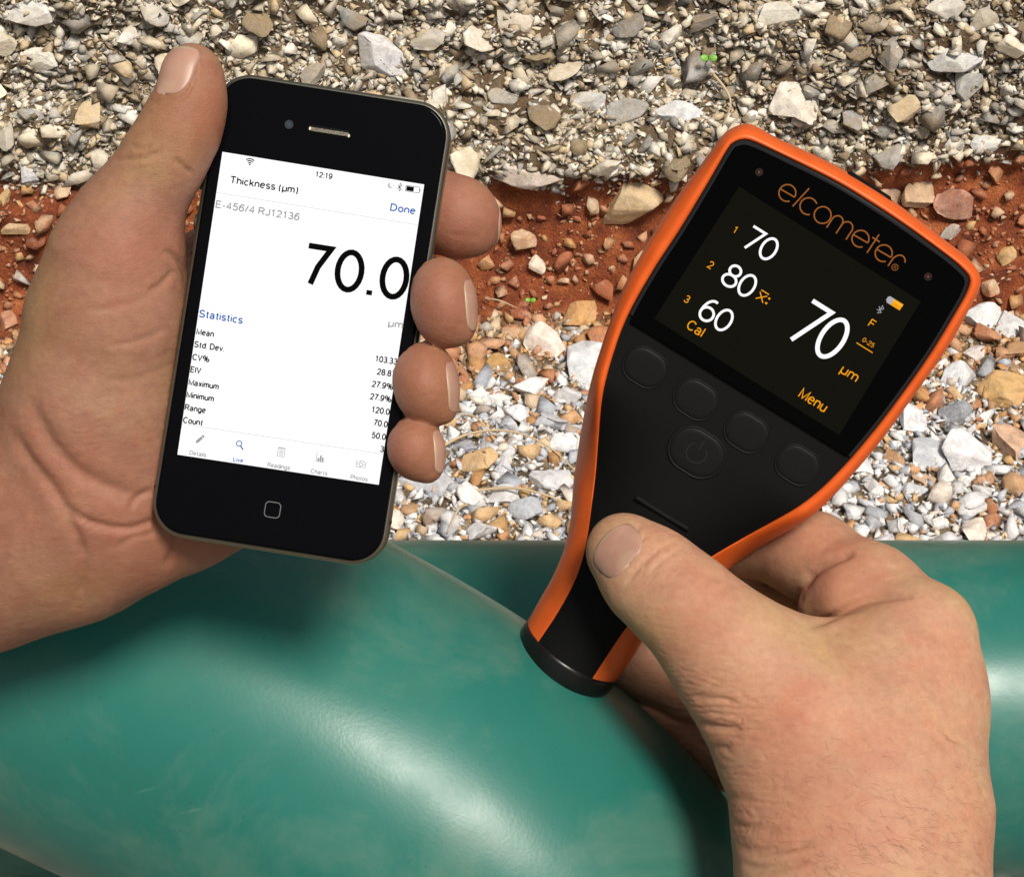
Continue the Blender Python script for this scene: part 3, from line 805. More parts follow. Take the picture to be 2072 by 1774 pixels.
    G['g'] = (.5, [o, [(.5, .7), (.5, -.04)] + A(.25, -.04, .25, .21, 0, -150, 10)])
    G['('] = (.22, [A(.40, .38, .38, .78, 138, 222, 10)]); G[')'] = (.22, [A(-.18, .38, .38, .78, 42, -42, 10)])
    G['.'] = (.06, [[(.03, -.05), (.03, .08)]]); G[':'] = (.06, [[(.03, -.05), (.03, .09)], [(.03, .56), (.03, .70)]])
    G['-'] = (.28, [[(0, .36), (.28, .36)]]); G['/'] = (.30, [[(0, 0), (.30, 1)]])
    G['%'] = (1.02, [A(.19, .74, .19, .25, 0, 360, 14), A(.83, .26, .19, .25, 0, 360, 14), [(.30, 0), (.72, 1)]])
    return G
GLY = make_font()
def text_mesh(name, txt, cap, width=None, bold=0.0, align='LEFT', condense=1.0):
    """monoline letters; cap = height of a capital, width = forced total length, bold = stroke / cap height"""
    wt = bold or 0.125
    x = 0; lines = []
    for ch in txt:
        if ch == ' ': x += 0.36; continue
        w_, Ls = GLY[ch]
        for P in Ls: lines.append([(x + a, b) for a, b in P])
        x += w_ + 0.20 + 0.5 * max(wt - 0.125, 0)
    tot = max(p[0] for P in lines for p in P) + wt
    kx = (width / tot) if width else cap * condense * 0.97
    wd = wt * cap
    off = {'LEFT': wd / 2, 'RIGHT': -tot * kx + wd / 2, 'CENTER': -tot * kx / 2 + wd / 2}[align]
    return stroke_mesh(name, [[(off + a * kx, wd / 2 + b * (cap - wd)) for a, b in P] for P in lines], wd)

# ------------------------------------------------------------------ phone
PD = 0.440                                   # distance of its glass from the camera
PSC = PD / FPX                               # metres per photo pixel there
PROLL = math.radians(-8.95)
PU, PV = 608.0, 646.0
pc = camxyz(PU, PV, PD)
phone = empty('smartphone', CLOC + CR @ pc, CR @ Matrix.Rotation(PROLL, 3, 'Z'))
tag(phone, 'black smartphone with a white readings screen held upright in the left hand', 'phone')
PRM = Matrix.Rotation(-PROLL, 2)
def pl(u, v):
    q = PRM @ Vector(((u - PU) * PSC, -(v - PV) * PSC)); return q.x, q.y
GLASS = flat_mat('black_glass', (0.002, 0.002, 0.0026), 0.06, 0.04)
PBODY = flat_mat('black_bezel', (0.008, 0.008, 0.010), 0.35, 0.2)
STEEL = new_mat('steel_band')
STEEL[2].inputs['Metallic'].default_value = 0.9; STEEL[2].inputs['Base Color'].default_value = (0.20, 0.19, 0.15, 1); STEEL[2].inputs['Roughness'].default_value = 0.32
STEEL = STEEL[0]
PW, PH, PRD = 0.0586, 0.1152, 0.0088
def slab(name, layers, mat, parent, w_=PW, h_=PH, r_=PRD):
    """layers: (inset, z) from front centre to back centre"""
    rings = []
    for ins, z in layers:
        rr = max(r_ - ins, 0.0008)
        rings.append([(x, y, z) for x, y in rrect(w_ - 2 * ins, h_ - 2 * ins, rr, 10)])
    n = len(rings[0]); V = [p for r_ in rings for p in r_]; F = []
    F.append([k for k in range(n)])
    for i in range(len(rings) - 1):
        for k in range(n):
            F.append([i * n + k, (i + 1) * n + k, (i + 1) * n + (k + 1) % n, i * n + (k + 1) % n])
    F.append([(len(rings) - 1) * n + k for k in range(n)][::-1])
    o = link(name, mesh_np(name, np.array(V), F), mat, parent, smooth=True)
    # keep the flats flat
    o.data.polygons[0].use_smooth = False; o.data.polygons[-1].use_smooth = False
    return o
slab('front_glass', [(0.0018, 0.0), (0.0014, -0.0001), (0.0012, -0.0004), (0.0012, -0.0010)], GLASS, phone)
slab('bezel', [(0.0014, -0.00045), (0.0011, -0.0006), (0.0010, -0.0009), (0.0010, -0.0016)], PBODY, phone)
slab('steel_band', [(0.0012, -0.0009), (0.0008, -0.0010), (0.0002, -0.0015), (0.0, -0.0022), (0.0, -0.0072), (0.0003, -0.0077), (0.0008, -0.0078)], STEEL, phone)
slab('back_glass', [(0.0010, -0.0077), (0.0008, -0.0080), (0.0010, -0.0091), (0.0016, -0.0094)], GLASS, phone)
DARKM = flat_mat('dark_gap', (0.002, 0.002, 0.002), 0.6, 0.1)
for sgn, yy in ((-1, 0.012), (1, -0.046), (-1, -0.046)):
    me = bpy.data.meshes.new('antenna_gap'); bm = bmesh.new()
    bmesh.ops.create_cube(bm, size=1, matrix=Matrix.Translation((sgn * (PW / 2), yy + 0.0, -0.0045)) @ Matrix.Diagonal((0.00012, 0.0008, 0.0058, 1)))
    bm.to_mesh(me); bm.free(); link('antenna_gap', me, DARKM, phone, smooth=False)
for yy in (0.030, 0.020):
    me = bpy.data.meshes.new('volume_button'); bm = bmesh.new()
    bmesh.ops.create_cone(bm, cap_ends=True, segments=20, radius1=0.0022, radius2=0.0020, depth=0.0009, matrix=Matrix.Translation((-PW / 2 - 0.0003, yy, -0.0045)) @ Matrix.Rotation(-math.pi / 2, 4, 'Y'))
    bm.to_mesh(me); bm.free(); link('volume_button', me, STEEL, phone, smooth=False)
me = bpy.data.meshes.new('power_button'); bm = bmesh.new()
bmesh.ops.create_cube(bm, size=1, matrix=Matrix.Translation((0.0165, PH / 2 + 0.0002, -0.0045)) @ Matrix.Diagonal((0.0095, 0.0008, 0.0022, 1)))
bm.to_mesh(me); bm.free(); link('power_button', me, STEEL, phone, smooth=False)

WHITE = flat_mat('screen_white', (1, 1, 1), 0.4, 0.0, emit=1.0)
WHITE.node_tree.nodes['Principled BSDF'].inputs['Base Color'].default_value = (0.02, 0.02, 0.02, 1)
def ink(name, col, e=1.0):
    m = flat_mat(name, col, 0.5, 0.0, emit=e)
    m.node_tree.nodes['Principled BSDF'].inputs['Base Color'].default_value = (0.002, 0.002, 0.002, 1)
    return m
BLK = ink('screen_black', (0.0005, 0.0005, 0.0006)); BLU = ink('screen_blue', (0.012, 0.115, 0.46)); GRY = ink('screen_grey', (0.34, 0.34, 0.35)); LGR = ink('screen_line', (0.50, 0.50, 0.52))
Z0 = 0.00012
scr = link('display', poly_mesh('display', [pl(450, 308), pl(858, 374), pl(766, 980.5), pl(359, 919.5)]), WHITE, phone, smooth=False, M=Matrix.Translation((0, 0, Z0)))
ZT = 0.00006
def ptext(txt, u, v, cap, mat, align='LEFT', width=None, bold=0.165, rot=0.0, condense=0.97):
    me = text_mesh('screen_text', txt, cap * PSC, width * PSC if width else None, bold, align, condense)
    x, y = pl(u, v)
    return link('screen_text', me, mat, scr, smooth=False, M=Matrix.Translation((x, y, ZT)) @ Matrix.Rotation(rot, 4, 'Z'))
ptext('12:19', 637, 358.5, 11.8, BLK, width=35, bold=0.18)
ptext('Thickness (µm)', 464, 371.5, 15.6, BLK, width=140)
ptext('Done', 788.5, 427, 15.6, BLU, width=52, bold=0.17)
ptext('E-456/4 RJ12136', 435.5, 421, 15.6, GRY, width=172)
ptext('70.0', 606, 577.5, 88, BLK, width=218, bold=0.135)
ptext('Statistics', 401.5, 642, 16.2, BLU, width=90)
ptext('µm', 815, 666, 15.6, GRY, 'RIGHT', width=31)
for t, u, v in (('Mean', 396.5, 677.2), ('Std. Dev.', 392, 702.6), ('CV%', 388.3, 728.4), ('EIV', 384.5, 753.5), ('Maximum', 381, 779.3), ('Minimum', 376.6, 804.5), ('Range', 373, 830), ('Count', 369.5, 855.5)):
    ptext(t, u, v, 13.2, BLK, condense=0.92, bold=0.18)
for t, u, v in (('103.33', 802.8, 738.7), ('28.87', 799, 763.9), ('27.9%', 794.5, 789.6), ('27.9%', 790.8, 814.8), ('120.0', 787.3, 840.2), ('70.0', 783.4, 865.3), ('50.0', 779.6, 890.8), ('3', 775.8, 915.5)):
    ptext(t, u, v, 13.2, BLK, 'RIGHT', condense=0.92, bold=0.18)
for t, u, v, m in (('Details', 400, 917.6, GRY), ('Live', 481.5, 930, BLU), ('Readings', 563.4, 942.7, GRY), ('Charts', 644.9, 954.7, GRY), ('Photos', 725.7, 966.8, GRY)):
    ptext(t, u, v + 5, 9.6, m, 'CENTER', condense=0.95)
def pstroke(nm, lines, wpx, mat):
    return link(nm, stroke_mesh(nm, lines, wpx * PSC), mat, scr, smooth=False, M=Matrix.Translation((0, 0, ZT)))
pstroke('screen_line', [[pl(438.8, 390.3), pl(846.5, 456)]], 0.9, LGR)
pstroke('screen_line', [[pl(368.3, 857.7), pl(775.2, 918.6)]], 0.9, LGR)
def at(u, v, P):             # local icon coordinates in px around (u, v)
    x, y = pl(u, v); return [(x + a * PSC, y + b * PSC) for a, b in P]
def pfill(nm, u, v, P, mat, z=0.0):
    return link(nm, poly_mesh(nm, at(u, v, P)), mat, scr, smooth=False, M=Matrix.Translation((0, 0, ZT + z)))
# wifi
for rr in (4.5, 8.5, 12.5):
    pstroke('wifi_icon', [at(504.9, 334.5, arc(0, 0, rr, rr, 48, 132, 10))], 2.2, BLK)
pfill('wifi_icon', 504.9, 334.5, [(0, -1.5), (2.6, 2), (-2.6, 2)], BLK)
# moon
pfill('moon_icon', 789.7, 376, arc(0, 0, 5.6, 5.6, 75, 375, 20)[:21] + arc(3.2, 1.9, 5.0, 5.0, 340, 110, 14), LGR)
# bluetooth
def bt(u, v, h, fn, wpx, mat):
    a = h / 2
    return fn('bluetooth_icon', [at(u, v, [(-a * .52, -a * .5), (a * .52, a * .5), (0, a), (0, -a), (a * .52, -a * .5), (-a * .52, a * .5)])], wpx, mat)
bt(808.2, 379.3, 16, pstroke, 1.3, BLK)
pstroke('battery_icon', [at(834.5, 383.5, [(-14, -5.8), (14, -5.8), (14, 5.8), (-14, 5.8), (-14, -5.8)])], 1.0, BLK)
pfill('battery_icon', 834.5, 383.5, [(-12.6, -4.6), (2.5, -4.6), (2.5, 4.6), (-12.6, 4.6)], BLK)
pfill('battery_icon', 834.5, 383.5, [(14.6, -2), (16.2, -1.2), (16.2, 1.2), (14.6, 2)], BLK)
# tab icons
def rotp(P, a): c, s = math.cos(math.radians(a)), math.sin(math.radians(a)); return [(x * c - y * s, x * s + y * c) for x, y in P]
pfill('pencil_icon', 404.8, 888.4, rotp([(-12, 0), (-8, -3), (5.5, -3), (5.5, 3), (-8, 3)], 50), GRY)
pfill('pencil_icon', 404.8, 888.4, rotp([(6.6, -3), (10.5, -3), (10.5, 3), (6.6, 3)], 50), GRY)
pstroke('magnifier_icon', [at(485.3, 899.7, arc(-1.8, 2.2, 5.4, 5.4, 0, 360, 24)), ], 1.9, BLU)
pstroke('magnifier_icon', [at(485.3, 899.7, [(2.2, -2.4), (8.2, -9)])], 2.6, BLU)
pstroke('notepad_icon', [at(568.9, 914.5, [(-7, -9), (7, -9), (7, 8), (-7, 8), (-7, -9)])] + [at(568.9, 914.5, [(-4.5, y), (4.5, y)]) for y in (-5.5, -2.5, 0.5, 3.5)] + [at(568.9, 914.5, [(x, 6.2), (x, 10.2)]) for x in (-5, -2.5, 0, 2.5, 5)], 1.2, GRY)
pstroke('chart_icon', [at(648.7, 926, [(-8.5, 9.5), (-8.5, -8), (9.5, -8)])], 1.3, GRY)
for x, h in ((-4.2, 6), (0.2, 12), (4.6, 8)):
    pfill('chart_icon', 648.7, 926, [(x - 1.8, -7), (x + 1.8, -7), (x + 1.8, -7 + h), (x - 1.8, -7 + h)], GRY)
pstroke('camera_icon', [at(730.2, 938.5, [(-9.5, -6.5), (9.5, -6.5), (9.5, 4), (5, 4), (4, 6.5), (-1, 6.5), (-2, 4), (-9.5, 4), (-9.5, -6.5)]), at(730.2, 938.5, arc(0, -1.2, 3.6, 3.6, 0, 360, 18)), at(730.2, 938.5, [(-9.5, -1), (-3.6, -1)]), at(730.2, 938.5, [(3.6, -1), (9.5, -1)])], 1.2, GRY)
# home button, speaker slot, lens
HB = flat_mat('home_mark', (0.11, 0.11, 0.115), 0.4, 0.3)
hx, hy = pl(551.3, 1031)
hb = link('home_button', poly_mesh('home_button', arc(hx, hy, 44 * PSC, 44 * PSC, 0, 360, 48)[:-1]), flat_mat('home_glass', (0.002, 0.002, 0.0026), 0.10, 0.045), phone, smooth=False, M=Matrix.Translation((0, 0, 0.00004)))
link('square_mark', stroke_mesh('square_mark', [rrect(31 * PSC, 31 * PSC, 8 * PSC, 6, hx, hy) + [rrect(31 * PSC, 31 * PSC, 8 * PSC, 6, hx, hy)[0]]], 1.7 * PSC), HB, hb, smooth=False, M=Matrix.Translation((0, 0, 0.00003)))
sx, sy = pl(665.5, 265.5)
sp = link('speaker_slot', poly_mesh('speaker_slot', rrect(86 * PSC, 13 * PSC, 6 * PSC, 6, sx, sy)), flat_mat('slot_dark', (0.002, 0.002, 0.002), 0.7, 0.1), phone, smooth=False, M=Matrix.Translation((0, 0, 0.00004)))
SPM, nt, bs = new_mat('speaker_mesh')
tcn = N(nt, 'ShaderNodeTexCoord'); vo = N(nt, 'ShaderNodeTexVoronoi', i_Scale=3200.0); L(nt, tcn.outputs['Object'], vo.inputs[0])
cr = ramp(nt, [(0.25, (0.03, 0.027, 0.02)), (0.5, (0.11, 0.10, 0.075))]); L(nt, vo.outputs[0], cr.inputs[0]); L(nt, cr.outputs[0], bs.inputs['Base Color']); bs.inputs['Metallic'].default_value = 0.6; bs.inputs['Roughness'].default_value = 0.5
link('speaker_mesh', poly_mesh('speaker_mesh', rrect(81 * PSC, 7.5 * PSC, 3.6 * PSC, 6, sx, sy - 1.5 * PSC)), SPM, sp, smooth=False, M=Matrix.Translation((0, 0, 0.00003)))
for u in (627, 705.5):
    x, y = pl(u, 260.5 if u < 650 else 275.5)
    link('speaker_rim_glint', poly_mesh('g', arc(x, y, 2.2 * PSC, 3.4 * PSC, 0, 360, 10)[:-1]), flat_mat('glint_paint', (0.55, 0.52, 0.42), 0.25, 0.5), sp, smooth=False, M=Matrix.Translation((0, 0, 0.00005)))  # pale ellipses paint a glint on both ends of the slot rim
lx, ly = pl(584.5, 252.5)
ln = link('front_camera', poly_mesh('front_camera', arc(lx, ly, 9 * PSC, 9 * PSC, 0, 360, 24)[:-1]), flat_mat('lens_ring', (0.010, 0.012, 0.016), 0.3, 0.3), phone, smooth=False, M=Matrix.Translation((0, 0, 0.00004)))
link('lens', poly_mesh('lens', arc(lx, ly, 4.6 * PSC, 4.6 * PSC, 0, 360, 20)[:-1]), flat_mat('lens_glass', (0.02, 0.035, 0.05), 0.1, 0.5), ln, smooth=False, M=Matrix.Translation((0, 0, 0.00003)))
# ------------------------------------------------------------------ coating thickness gauge
GTILT = math.radians(15.0)
GROLL = math.radians(-32.0)
GU, GV, GD = 1560.0, 760.0, 0.512
gmat = CR @ Matrix.Rotation(GROLL, 3, 'Z') @ Matrix.Rotation(GTILT, 3, 'X')      # top of the gauge leans towards the camera
gloc = CLOC + CR @ camxyz(GU, GV, GD)
gauge = empty('thickness_gauge', gloc, gmat)
tag(gauge, 'black and orange handheld coating gauge pressed onto the pipe bend by the right hand', 'gauge')
ginv = gmat.transposed()
def gl(u, v, h=0.0):
    """ray through (u, v) cut with the gauge's own face plane (raised by h) -> local x, y"""
    d = CR @ camxyz(u, v, 1.0)
    o = ginv @ (CLOC - gloc); dd = ginv @ d
    t = (h - o.z) / dd.z
    p = o + dd * t
    return (p.x, p.y)
GSC = GD / FPX
def resample(P, n, smooth=True):
    P = np.array(P, float)
    if smooth:
        P = catmull(P, 10)
    s = np.concatenate([[0], np.cumsum(np.linalg.norm(np.diff(P, axis=0), axis=1))])
    t = np.linspace(0, s[-1], n, endpoint=False)
    return np.stack([np.interp(t, s, P[:, 0]), np.interp(t, s, P[:, 1])], 1)
O_top = [(1485, 264), (1507, 258), (1530, 265), (1582, 293), (1657, 327), (1731, 366), (1806, 413), (1880, 468), (1936, 511), (1970, 537), (1985, 556)]
O_rgt = [(1985, 556), (1990, 574), (1985, 594), (1973, 618), (1947, 667), (1917, 718), (1843, 822), (1787, 899), (1710, 990), (1665, 1037), (1568, 1113), (1471, 1173), (1390, 1222), (1330, 1262), (1304, 1291), (1276, 1337), (1246, 1376)]
O_bot = [(1246, 1376), (1185, 1340), (1124, 1302), (1063, 1264)]
O_lft = [(1063, 1264), (1091, 1214), (1117, 1168), (1139, 1115), (1150, 1060), (1153, 1000), (1156, 960), (1165, 890), (1184, 802), (1218, 690), (1254, 595), (1302, 506), (1358, 418), (1414, 342), (1452, 290), (1466, 275), (1485, 264)]
I_top = [(1488, 287), (1507, 283), (1537, 293), (1619, 332), (1694, 370), (1768, 415), (1843, 465), (1917, 519), (1945, 543), (1957, 556)]
I_rgt = [(1957, 556), (1961, 570), (1953, 595), (1936, 626), (1880, 718), (1806, 822), (1750, 893), (1699, 951), (1643, 1004), (1568, 1056), (1494, 1101), (1434, 1134), (1370, 1172), (1310, 1220), (1270, 1263), (1229, 1322), (1193, 1378)]
I_bot = [(1193, 1378), (1157, 1352), (1121, 1327), (1086, 1302)]
I_lft = [(1086, 1302), (1127, 1240), (1160, 1180), (1178, 1130), (1188, 1078), (1195, 1022), (1201, 966), (1207, 892), (1218, 802), (1240, 717), (1270, 638), (1321, 547), (1377, 461), (1433, 368), (1474, 298), (1488, 287)]
NT, NS, NB = 56, 100, 22
def glz(p, hleg):
    # points of the round leg lie deeper than the flat face: cut the ray at their own height
    y = gl(*p)[1]; t = min(max((-0.026 - y) / 0.035, 0), 1)
    return gl(p[0], p[1], hleg * t * t * (3 - 2 * t))
def ringloc(parts, hleg):
    out = []
    for P, n in zip(parts, (NT, NS, NB, NS)):
        out.append(resample([glz(p, hleg) for p in P], n))
    return np.concatenate(out)
OR_, IR_ = ringloc([O_top, O_rgt, O_bot, O_lft], -0.015), ringloc([I_top, I_rgt, I_bot, I_lft], -0.004)
NR = len(OR_)
yy = (OR_[:, 1] + IR_[:, 1]) / 2
ybot, ytop = OR_[:, 1].min(), OR_[:, 1].max()
# 1 on the round leg, 0 on the flat head
legf = np.clip((-0.026 - yy) / 0.035, 0, 1); legf = legf * legf * (3 - 2 * legf)
# half width and centre of the leg at this height
def side_at(ring, y):
    L_ = ring[NT + NS + NB:]; R_ = ring[NT:NT + NS]
    lx_ = np.interp(y, L_[:, 1], L_[:, 0]); rx_ = np.interp(-y, -R_[:, 1], R_[:, 0])
    return lx_, rx_
lo, ro = side_at(OR_, yy)
cx_ = (lo + ro) / 2; hw = np.maximum((ro - lo) / 2, 0.0149)
def zprof(t, leg, i):
    """height for the orange shell; t 0 at the inner line, 1 at the outer line, beyond 1 round the back"""
    return 0
def shell_ring(t, zflat):
    P = IR_ + (OR_ - IR_) * min(t, 1.0)
    # round leg: front half of a circle of radius hw
    r = np.abs(P[:, 0] - cx_); zleg = -(hw - np.sqrt(np.maximum(hw ** 2 - np.minimum(r, hw) ** 2, 0)))
    z = zflat * (1 - legf) + zleg * legf
    return np.column_stack([P, z])
rings = [shell_ring(t, z) for t, z in ((0.0, -0.0012), (0.0, 0.0), (0.06, 0.0006), (0.22, 0.0010), (0.42, 0.0007), (0.56, -0.0002), (0.62, -0.0007), (0.72, -0.0013), (0.86, -0.0030), (0.95, -0.0052), (1.0, -0.0085))]
C0 = np.array([0.0, 0.01])
def back_ring(ins, zflat, ang):
    d = IR_ - OR_; d = d / np.linalg.norm(d, axis=1)[:, None]
    P = OR_ + d * ins * (1 - legf)[:, None]
    Pl_x = cx_ + (OR_[:, 0] - cx_) * math.cos(math.radians(ang))
    zl = -hw - np.abs(hw) * math.sin(math.radians(ang))
    P[:, 0] = P[:, 0] * (1 - legf) + Pl_x * legf
    return np.column_stack([P, zflat * (1 - legf) + zl * legf])
rings += [back_ring(0.0, -0.015, 15), back_ring(0.0, -0.021, 30), back_ring(0.0012, -0.026, 50), back_ring(0.004, -0.0300, 70), back_ring(0.012, -0.0320, 88)]
V = np.concatenate(rings); K = len(rings)
I = np.arange(K * NR).reshape(K, NR)
F = np.stack([I[:-1].ravel(), I[1:].ravel(), np.roll(I, -1, 1)[1:].ravel(), np.roll(I, -1, 1)[:-1].ravel()], 1)
ORG, nt, bs = new_mat('orange_rubber')
tcn = N(nt, 'ShaderNodeTexCoord'); n1 = N(nt, 'ShaderNodeTexNoise', i_Scale=120.0, i_Detail=5.0); L(nt, tcn.outputs['Object'], n1.inputs[0])
cr = ramp(nt, [(0.3, (0.58, 0.085, 0.010)), (0.7, (0.68, 0.11, 0.016))]); L(nt, n1.outputs[0], cr.inputs[0]); L(nt, cr.outputs[0], bs.inputs['Base Color'])
bs.inputs['Roughness'].default_value = 0.42; bs.inputs['Specular IOR Level'].default_value = 0.35
n2 = N(nt, 'ShaderNodeTexNoise', i_Scale=2500.0, i_Detail=2.0); L(nt, tcn.outputs['Object'], n2.inputs[0]); bump(nt, bs, n2.outputs[0], 0.15, 0.0001)
Fl = F.tolist(); Fl.append([(K - 1) * NR + k for k in range(NR)])
sh = link('orange_shell', mesh_np('orange_shell', V, Fl), ORG, gauge)
bm = bmesh.new(); bm.from_mesh(sh.data); bmesh.ops.recalc_face_normals(bm, faces=bm.faces); bmesh.ops.triangulate(bm, faces=[f for f in bm.faces if len(f.verts) > 4]); bm.to_mesh(sh.data); bm.free()
# black keypad face: rows from the left line to the right line
BRUB, nt, bs = new_mat('black_rubber')
bs.inputs['Base Color'].default_value = (0.0042, 0.0042, 0.0044, 1); bs.inputs['Roughness'].default_value = 0.66; bs.inputs['Specular IOR Level'].default_value = 0.10
tcn = N(nt, 'ShaderNodeTexCoord'); n2 = N(nt, 'ShaderNodeTexNoise', i_Scale=2600.0, i_Detail=3.0); L(nt, tcn.outputs['Object'], n2.inputs[0]); bump(nt, bs, n2.outputs[0], 0.35, 0.0001)
LI = IR_[NT + NS + NB:][::-1]           # left line from top to bottom
RI = IR_[NT:NT + NS]
def face_z(x, y):
    lf = np.clip((-0.026 - y) / 0.035, 0, 1); lf = lf * lf * (3 - 2 * lf)
    l_, r_ = side_at(OR_, y); c = (l_ + r_) / 2; h = np.maximum((r_ - l_) / 2, 0.0149)
    q = np.minimum(np.abs(x - c), h)
    return -(h - np.sqrt(h ** 2 - q ** 2)) * lf
NC = 40
fr = []
TI = np.vstack([IR_[:NT], IR_[NT]])
BI = np.vstack([IR_[NT + NS:NT + NS + NB], IR_[NT + NS + NB]])[::-1]
tt = np.linspace(0, 1, NC + 1)
topc = np.stack([np.interp(tt, np.linspace(0, 1, len(TI)), TI[:, k]) for k in (0, 1)], 1)
botc = np.stack([np.interp(tt, np.linspace(0, 1, len(BI)), BI[:, k]) for k in (0, 1)], 1)
Lc_ = np.vstack([IR_[0], LI[:-1], IR_[NT + NS + NB]]); Rc_ = np.vstack([RI, IR_[NT + NS]])
m = 100; ts = np.linspace(0, 1, m + 1)
Lc_ = np.stack([np.interp(ts, np.linspace(0, 1, len(Lc_)), Lc_[:, k]) for k in (0, 1)], 1)
Rc_ = np.stack([np.interp(ts, np.linspace(0, 1, len(Rc_)), Rc_[:, k]) for k in (0, 1)], 1)
for i in range(m + 1):
    v = ts[i]
    row = (1 - tt)[:, None] * Lc_[i] + tt[:, None] * Rc_[i] + (1 - v) * topc + v * botc - ((1 - v) * ((1 - tt)[:, None] * topc[0] + tt[:, None] * topc[-1]) + v * ((1 - tt)[:, None] * botc[0] + tt[:, None] * botc[-1]))
    fr.append(row)
FG = np.concatenate(fr)
# groove line and finger ridge pressed in the rubber
fz = face_z(FG[:, 0], FG[:, 1]) - 0.0002
I = np.arange((m + 1) * (NC + 1)).reshape(m + 1, NC + 1)
F = np.stack([I[:-1, :-1].ravel(), I[1:, :-1].ravel(), I[1:, 1:].ravel(), I[:-1, 1:].ravel()], 1)
link('keypad_face', mesh_np('keypad_face', np.column_stack([FG, fz]), F), BRUB, gauge)
# black rim lip around the glass, then the glass itself
def inset_closed(P, d):
    n = len(P); out = []
    T = np.roll(P, -1, 0) - np.roll(P, 1, 0); T /= np.linalg.norm(T, axis=1)[:, None]
    Nn = np.stack([T[:, 1], -T[:, 0]], 1)
    c = P.mean(0); sgn = np.sign(((c - P) * Nn).sum()); return P + Nn * sgn * d
lineL, lineR = Vector(gl(1278, 654)), Vector(gl(1706, 921))
def above(P):
    d = lineR - lineL
    return [p for p in P if (d.x * (p[1] - lineL.y) - d.y * (p[0] - lineL.x)) > 0]
def head_poly(d, lift=0):
    P = inset_closed(IR_, d)
    # keep the part above the line, starting at the left crossing going over the top
    dd = lineR - lineL
    side = np.array([dd.x * (p[1] - lineL.y) - dd.y * (p[0] - lineL.x) > lift for p in P])
    k = [i for i in range(NR) if side[i] and not side[i - 1]][0]
    out = []
    for j in range(NR):
        i = (k + j) % NR
        if side[i]: out.append(tuple(P[i]))
        else: break
    return out
HP = head_poly(0.0013)
GG = flat_mat('gauge_glass', (0.0012, 0.0012, 0.0012), 0.07, 0.03)
def prism(name, P, z0, z1, mat, parent, bev=0.0002):
    n = len(P); c = np.mean(P, axis=0)
    P = np.array(P); Pin = P + (c - P) / np.linalg.norm(c - P, axis=1)[:, None] * bev
    V = [(*p, z0) for p in P] + [(*p, z1 - bev * 0.7) for p in P] + [(*p, z1) for p in Pin]
    F = []
    for a in (0, 1):
        for k in range(n):
            F.append([a * n + k, a * n + (k + 1) % n, (a + 1) * n + (k + 1) % n, (a + 1) * n + k])
    F.append([2 * n + k for k in range(n)])
    bm = bmesh.new(); vs = [bm.verts.new(v) for v in V]
    for f in F: bm.faces.new([vs[i] for i in f])
    bmesh.ops.recalc_face_normals(bm, faces=bm.faces)
    bmesh.ops.triangulate(bm, faces=[f for f in bm.faces if len(f.verts) > 4])
    me = bpy.data.meshes.new(name); bm.to_mesh(me); bm.free()
    if sum(p.normal.z * p.area for p in me.polygons) < 0:
        me.flip_normals()
    return link(name, me, mat, parent, smooth=False)
RIM = flat_mat('black_lip', (0.009, 0.009, 0.011), 0.5, 0.18)
prism('rim_lip', head_poly(0.00012, 0.0), -0.0006, 0.00055, RIM, gauge, 0.0006)
gs = prism('screen_glass', HP, -0.0004, 0.0009, GG, gauge)
ZG = 0.0009
# ---- lcd
lcdm = flat_mat('lcd_dark', (0.0042, 0.0042, 0.0030), 0.3, 0.0, emit=0.35)
lcd = link('display', poly_mesh('display', [gl(1495, 378, ZG), gl(1862, 610, ZG), gl(1697, 880, ZG), gl(1323, 645, ZG)]), lcdm, gauge, smooth=False, M=Matrix.Translation((0, 0, ZG + 0.0001)))
AMB = ink('lcd_amber', (0.86, 0.34, 0.008)); LW = ink('lcd_white', (1, 1, 1)); LG = ink('lcd_grey', (0.30, 0.30, 0.30))
LOGO = flat_mat('logo_orange', (0.21, 0.072, 0.014), 0.5, 0.1)
def gstroke(nm, u, v, lines, wpx, mat, parent=None, z=0.00008):
    x, y = gl(u, v, ZG)
    Ls = [[(x + a * GSC, y + b * GSC) for a, b in P] for P in lines]
    par = parent or lcd
    zz = z if par is lcd else ZG + z
    return link(nm, stroke_mesh(nm, Ls, wpx * GSC), mat, par, smooth=False, M=Matrix.Translation((0, 0, zz)))
def gtext(txt, u, v, cap, mat, width=None, align='LEFT', bold=0.0, parent=None):
    x, y = gl(u, v, ZG)
    me = text_mesh('display_text', txt, cap * GSC, width * GSC if width else None, bold, align)
    return link('display_text', me, mat, parent or lcd, smooth=False, M=Matrix.Translation((x, y, 0.00008)))
# digits drawn with strokes: height h, centred
def d0(cx, h): return [arc(cx, 0, h * 0.30, h * 0.46, 0, 360, 40)]
def d7(cx, h): return [[(cx - h * .30, h * .455), (cx + h * .30, h * .455), (cx - h * .12, -h * .49)]]
def d8(cx, h): return [arc(cx, h * .24, h * .24, h * .22, 0, 360, 28), arc(cx, -h * .22, h * .30, h * .245, 0, 360, 32)]
def d6(cx, h): return [arc(cx, -h * .17, h * .29, h * .29, 0, 360, 32), arc(cx + h * .06, -h * .12, h * .35, h * .585, 75, 186, 18)]
h = 48
k = 0.74 * h
gstroke('reading', 1539.5, 494, d7(-k / 2, h) + d0(k / 2, h), 5.2, LW)
gstroke('reading', 1496, 568, d8(-k / 2, h) + d0(k / 2, h), 5.2, LW)
gstroke('reading', 1449, 638, d6(-k / 2, h) + d0(k / 2, h), 5.2, LW)
h = 92
x_ = h
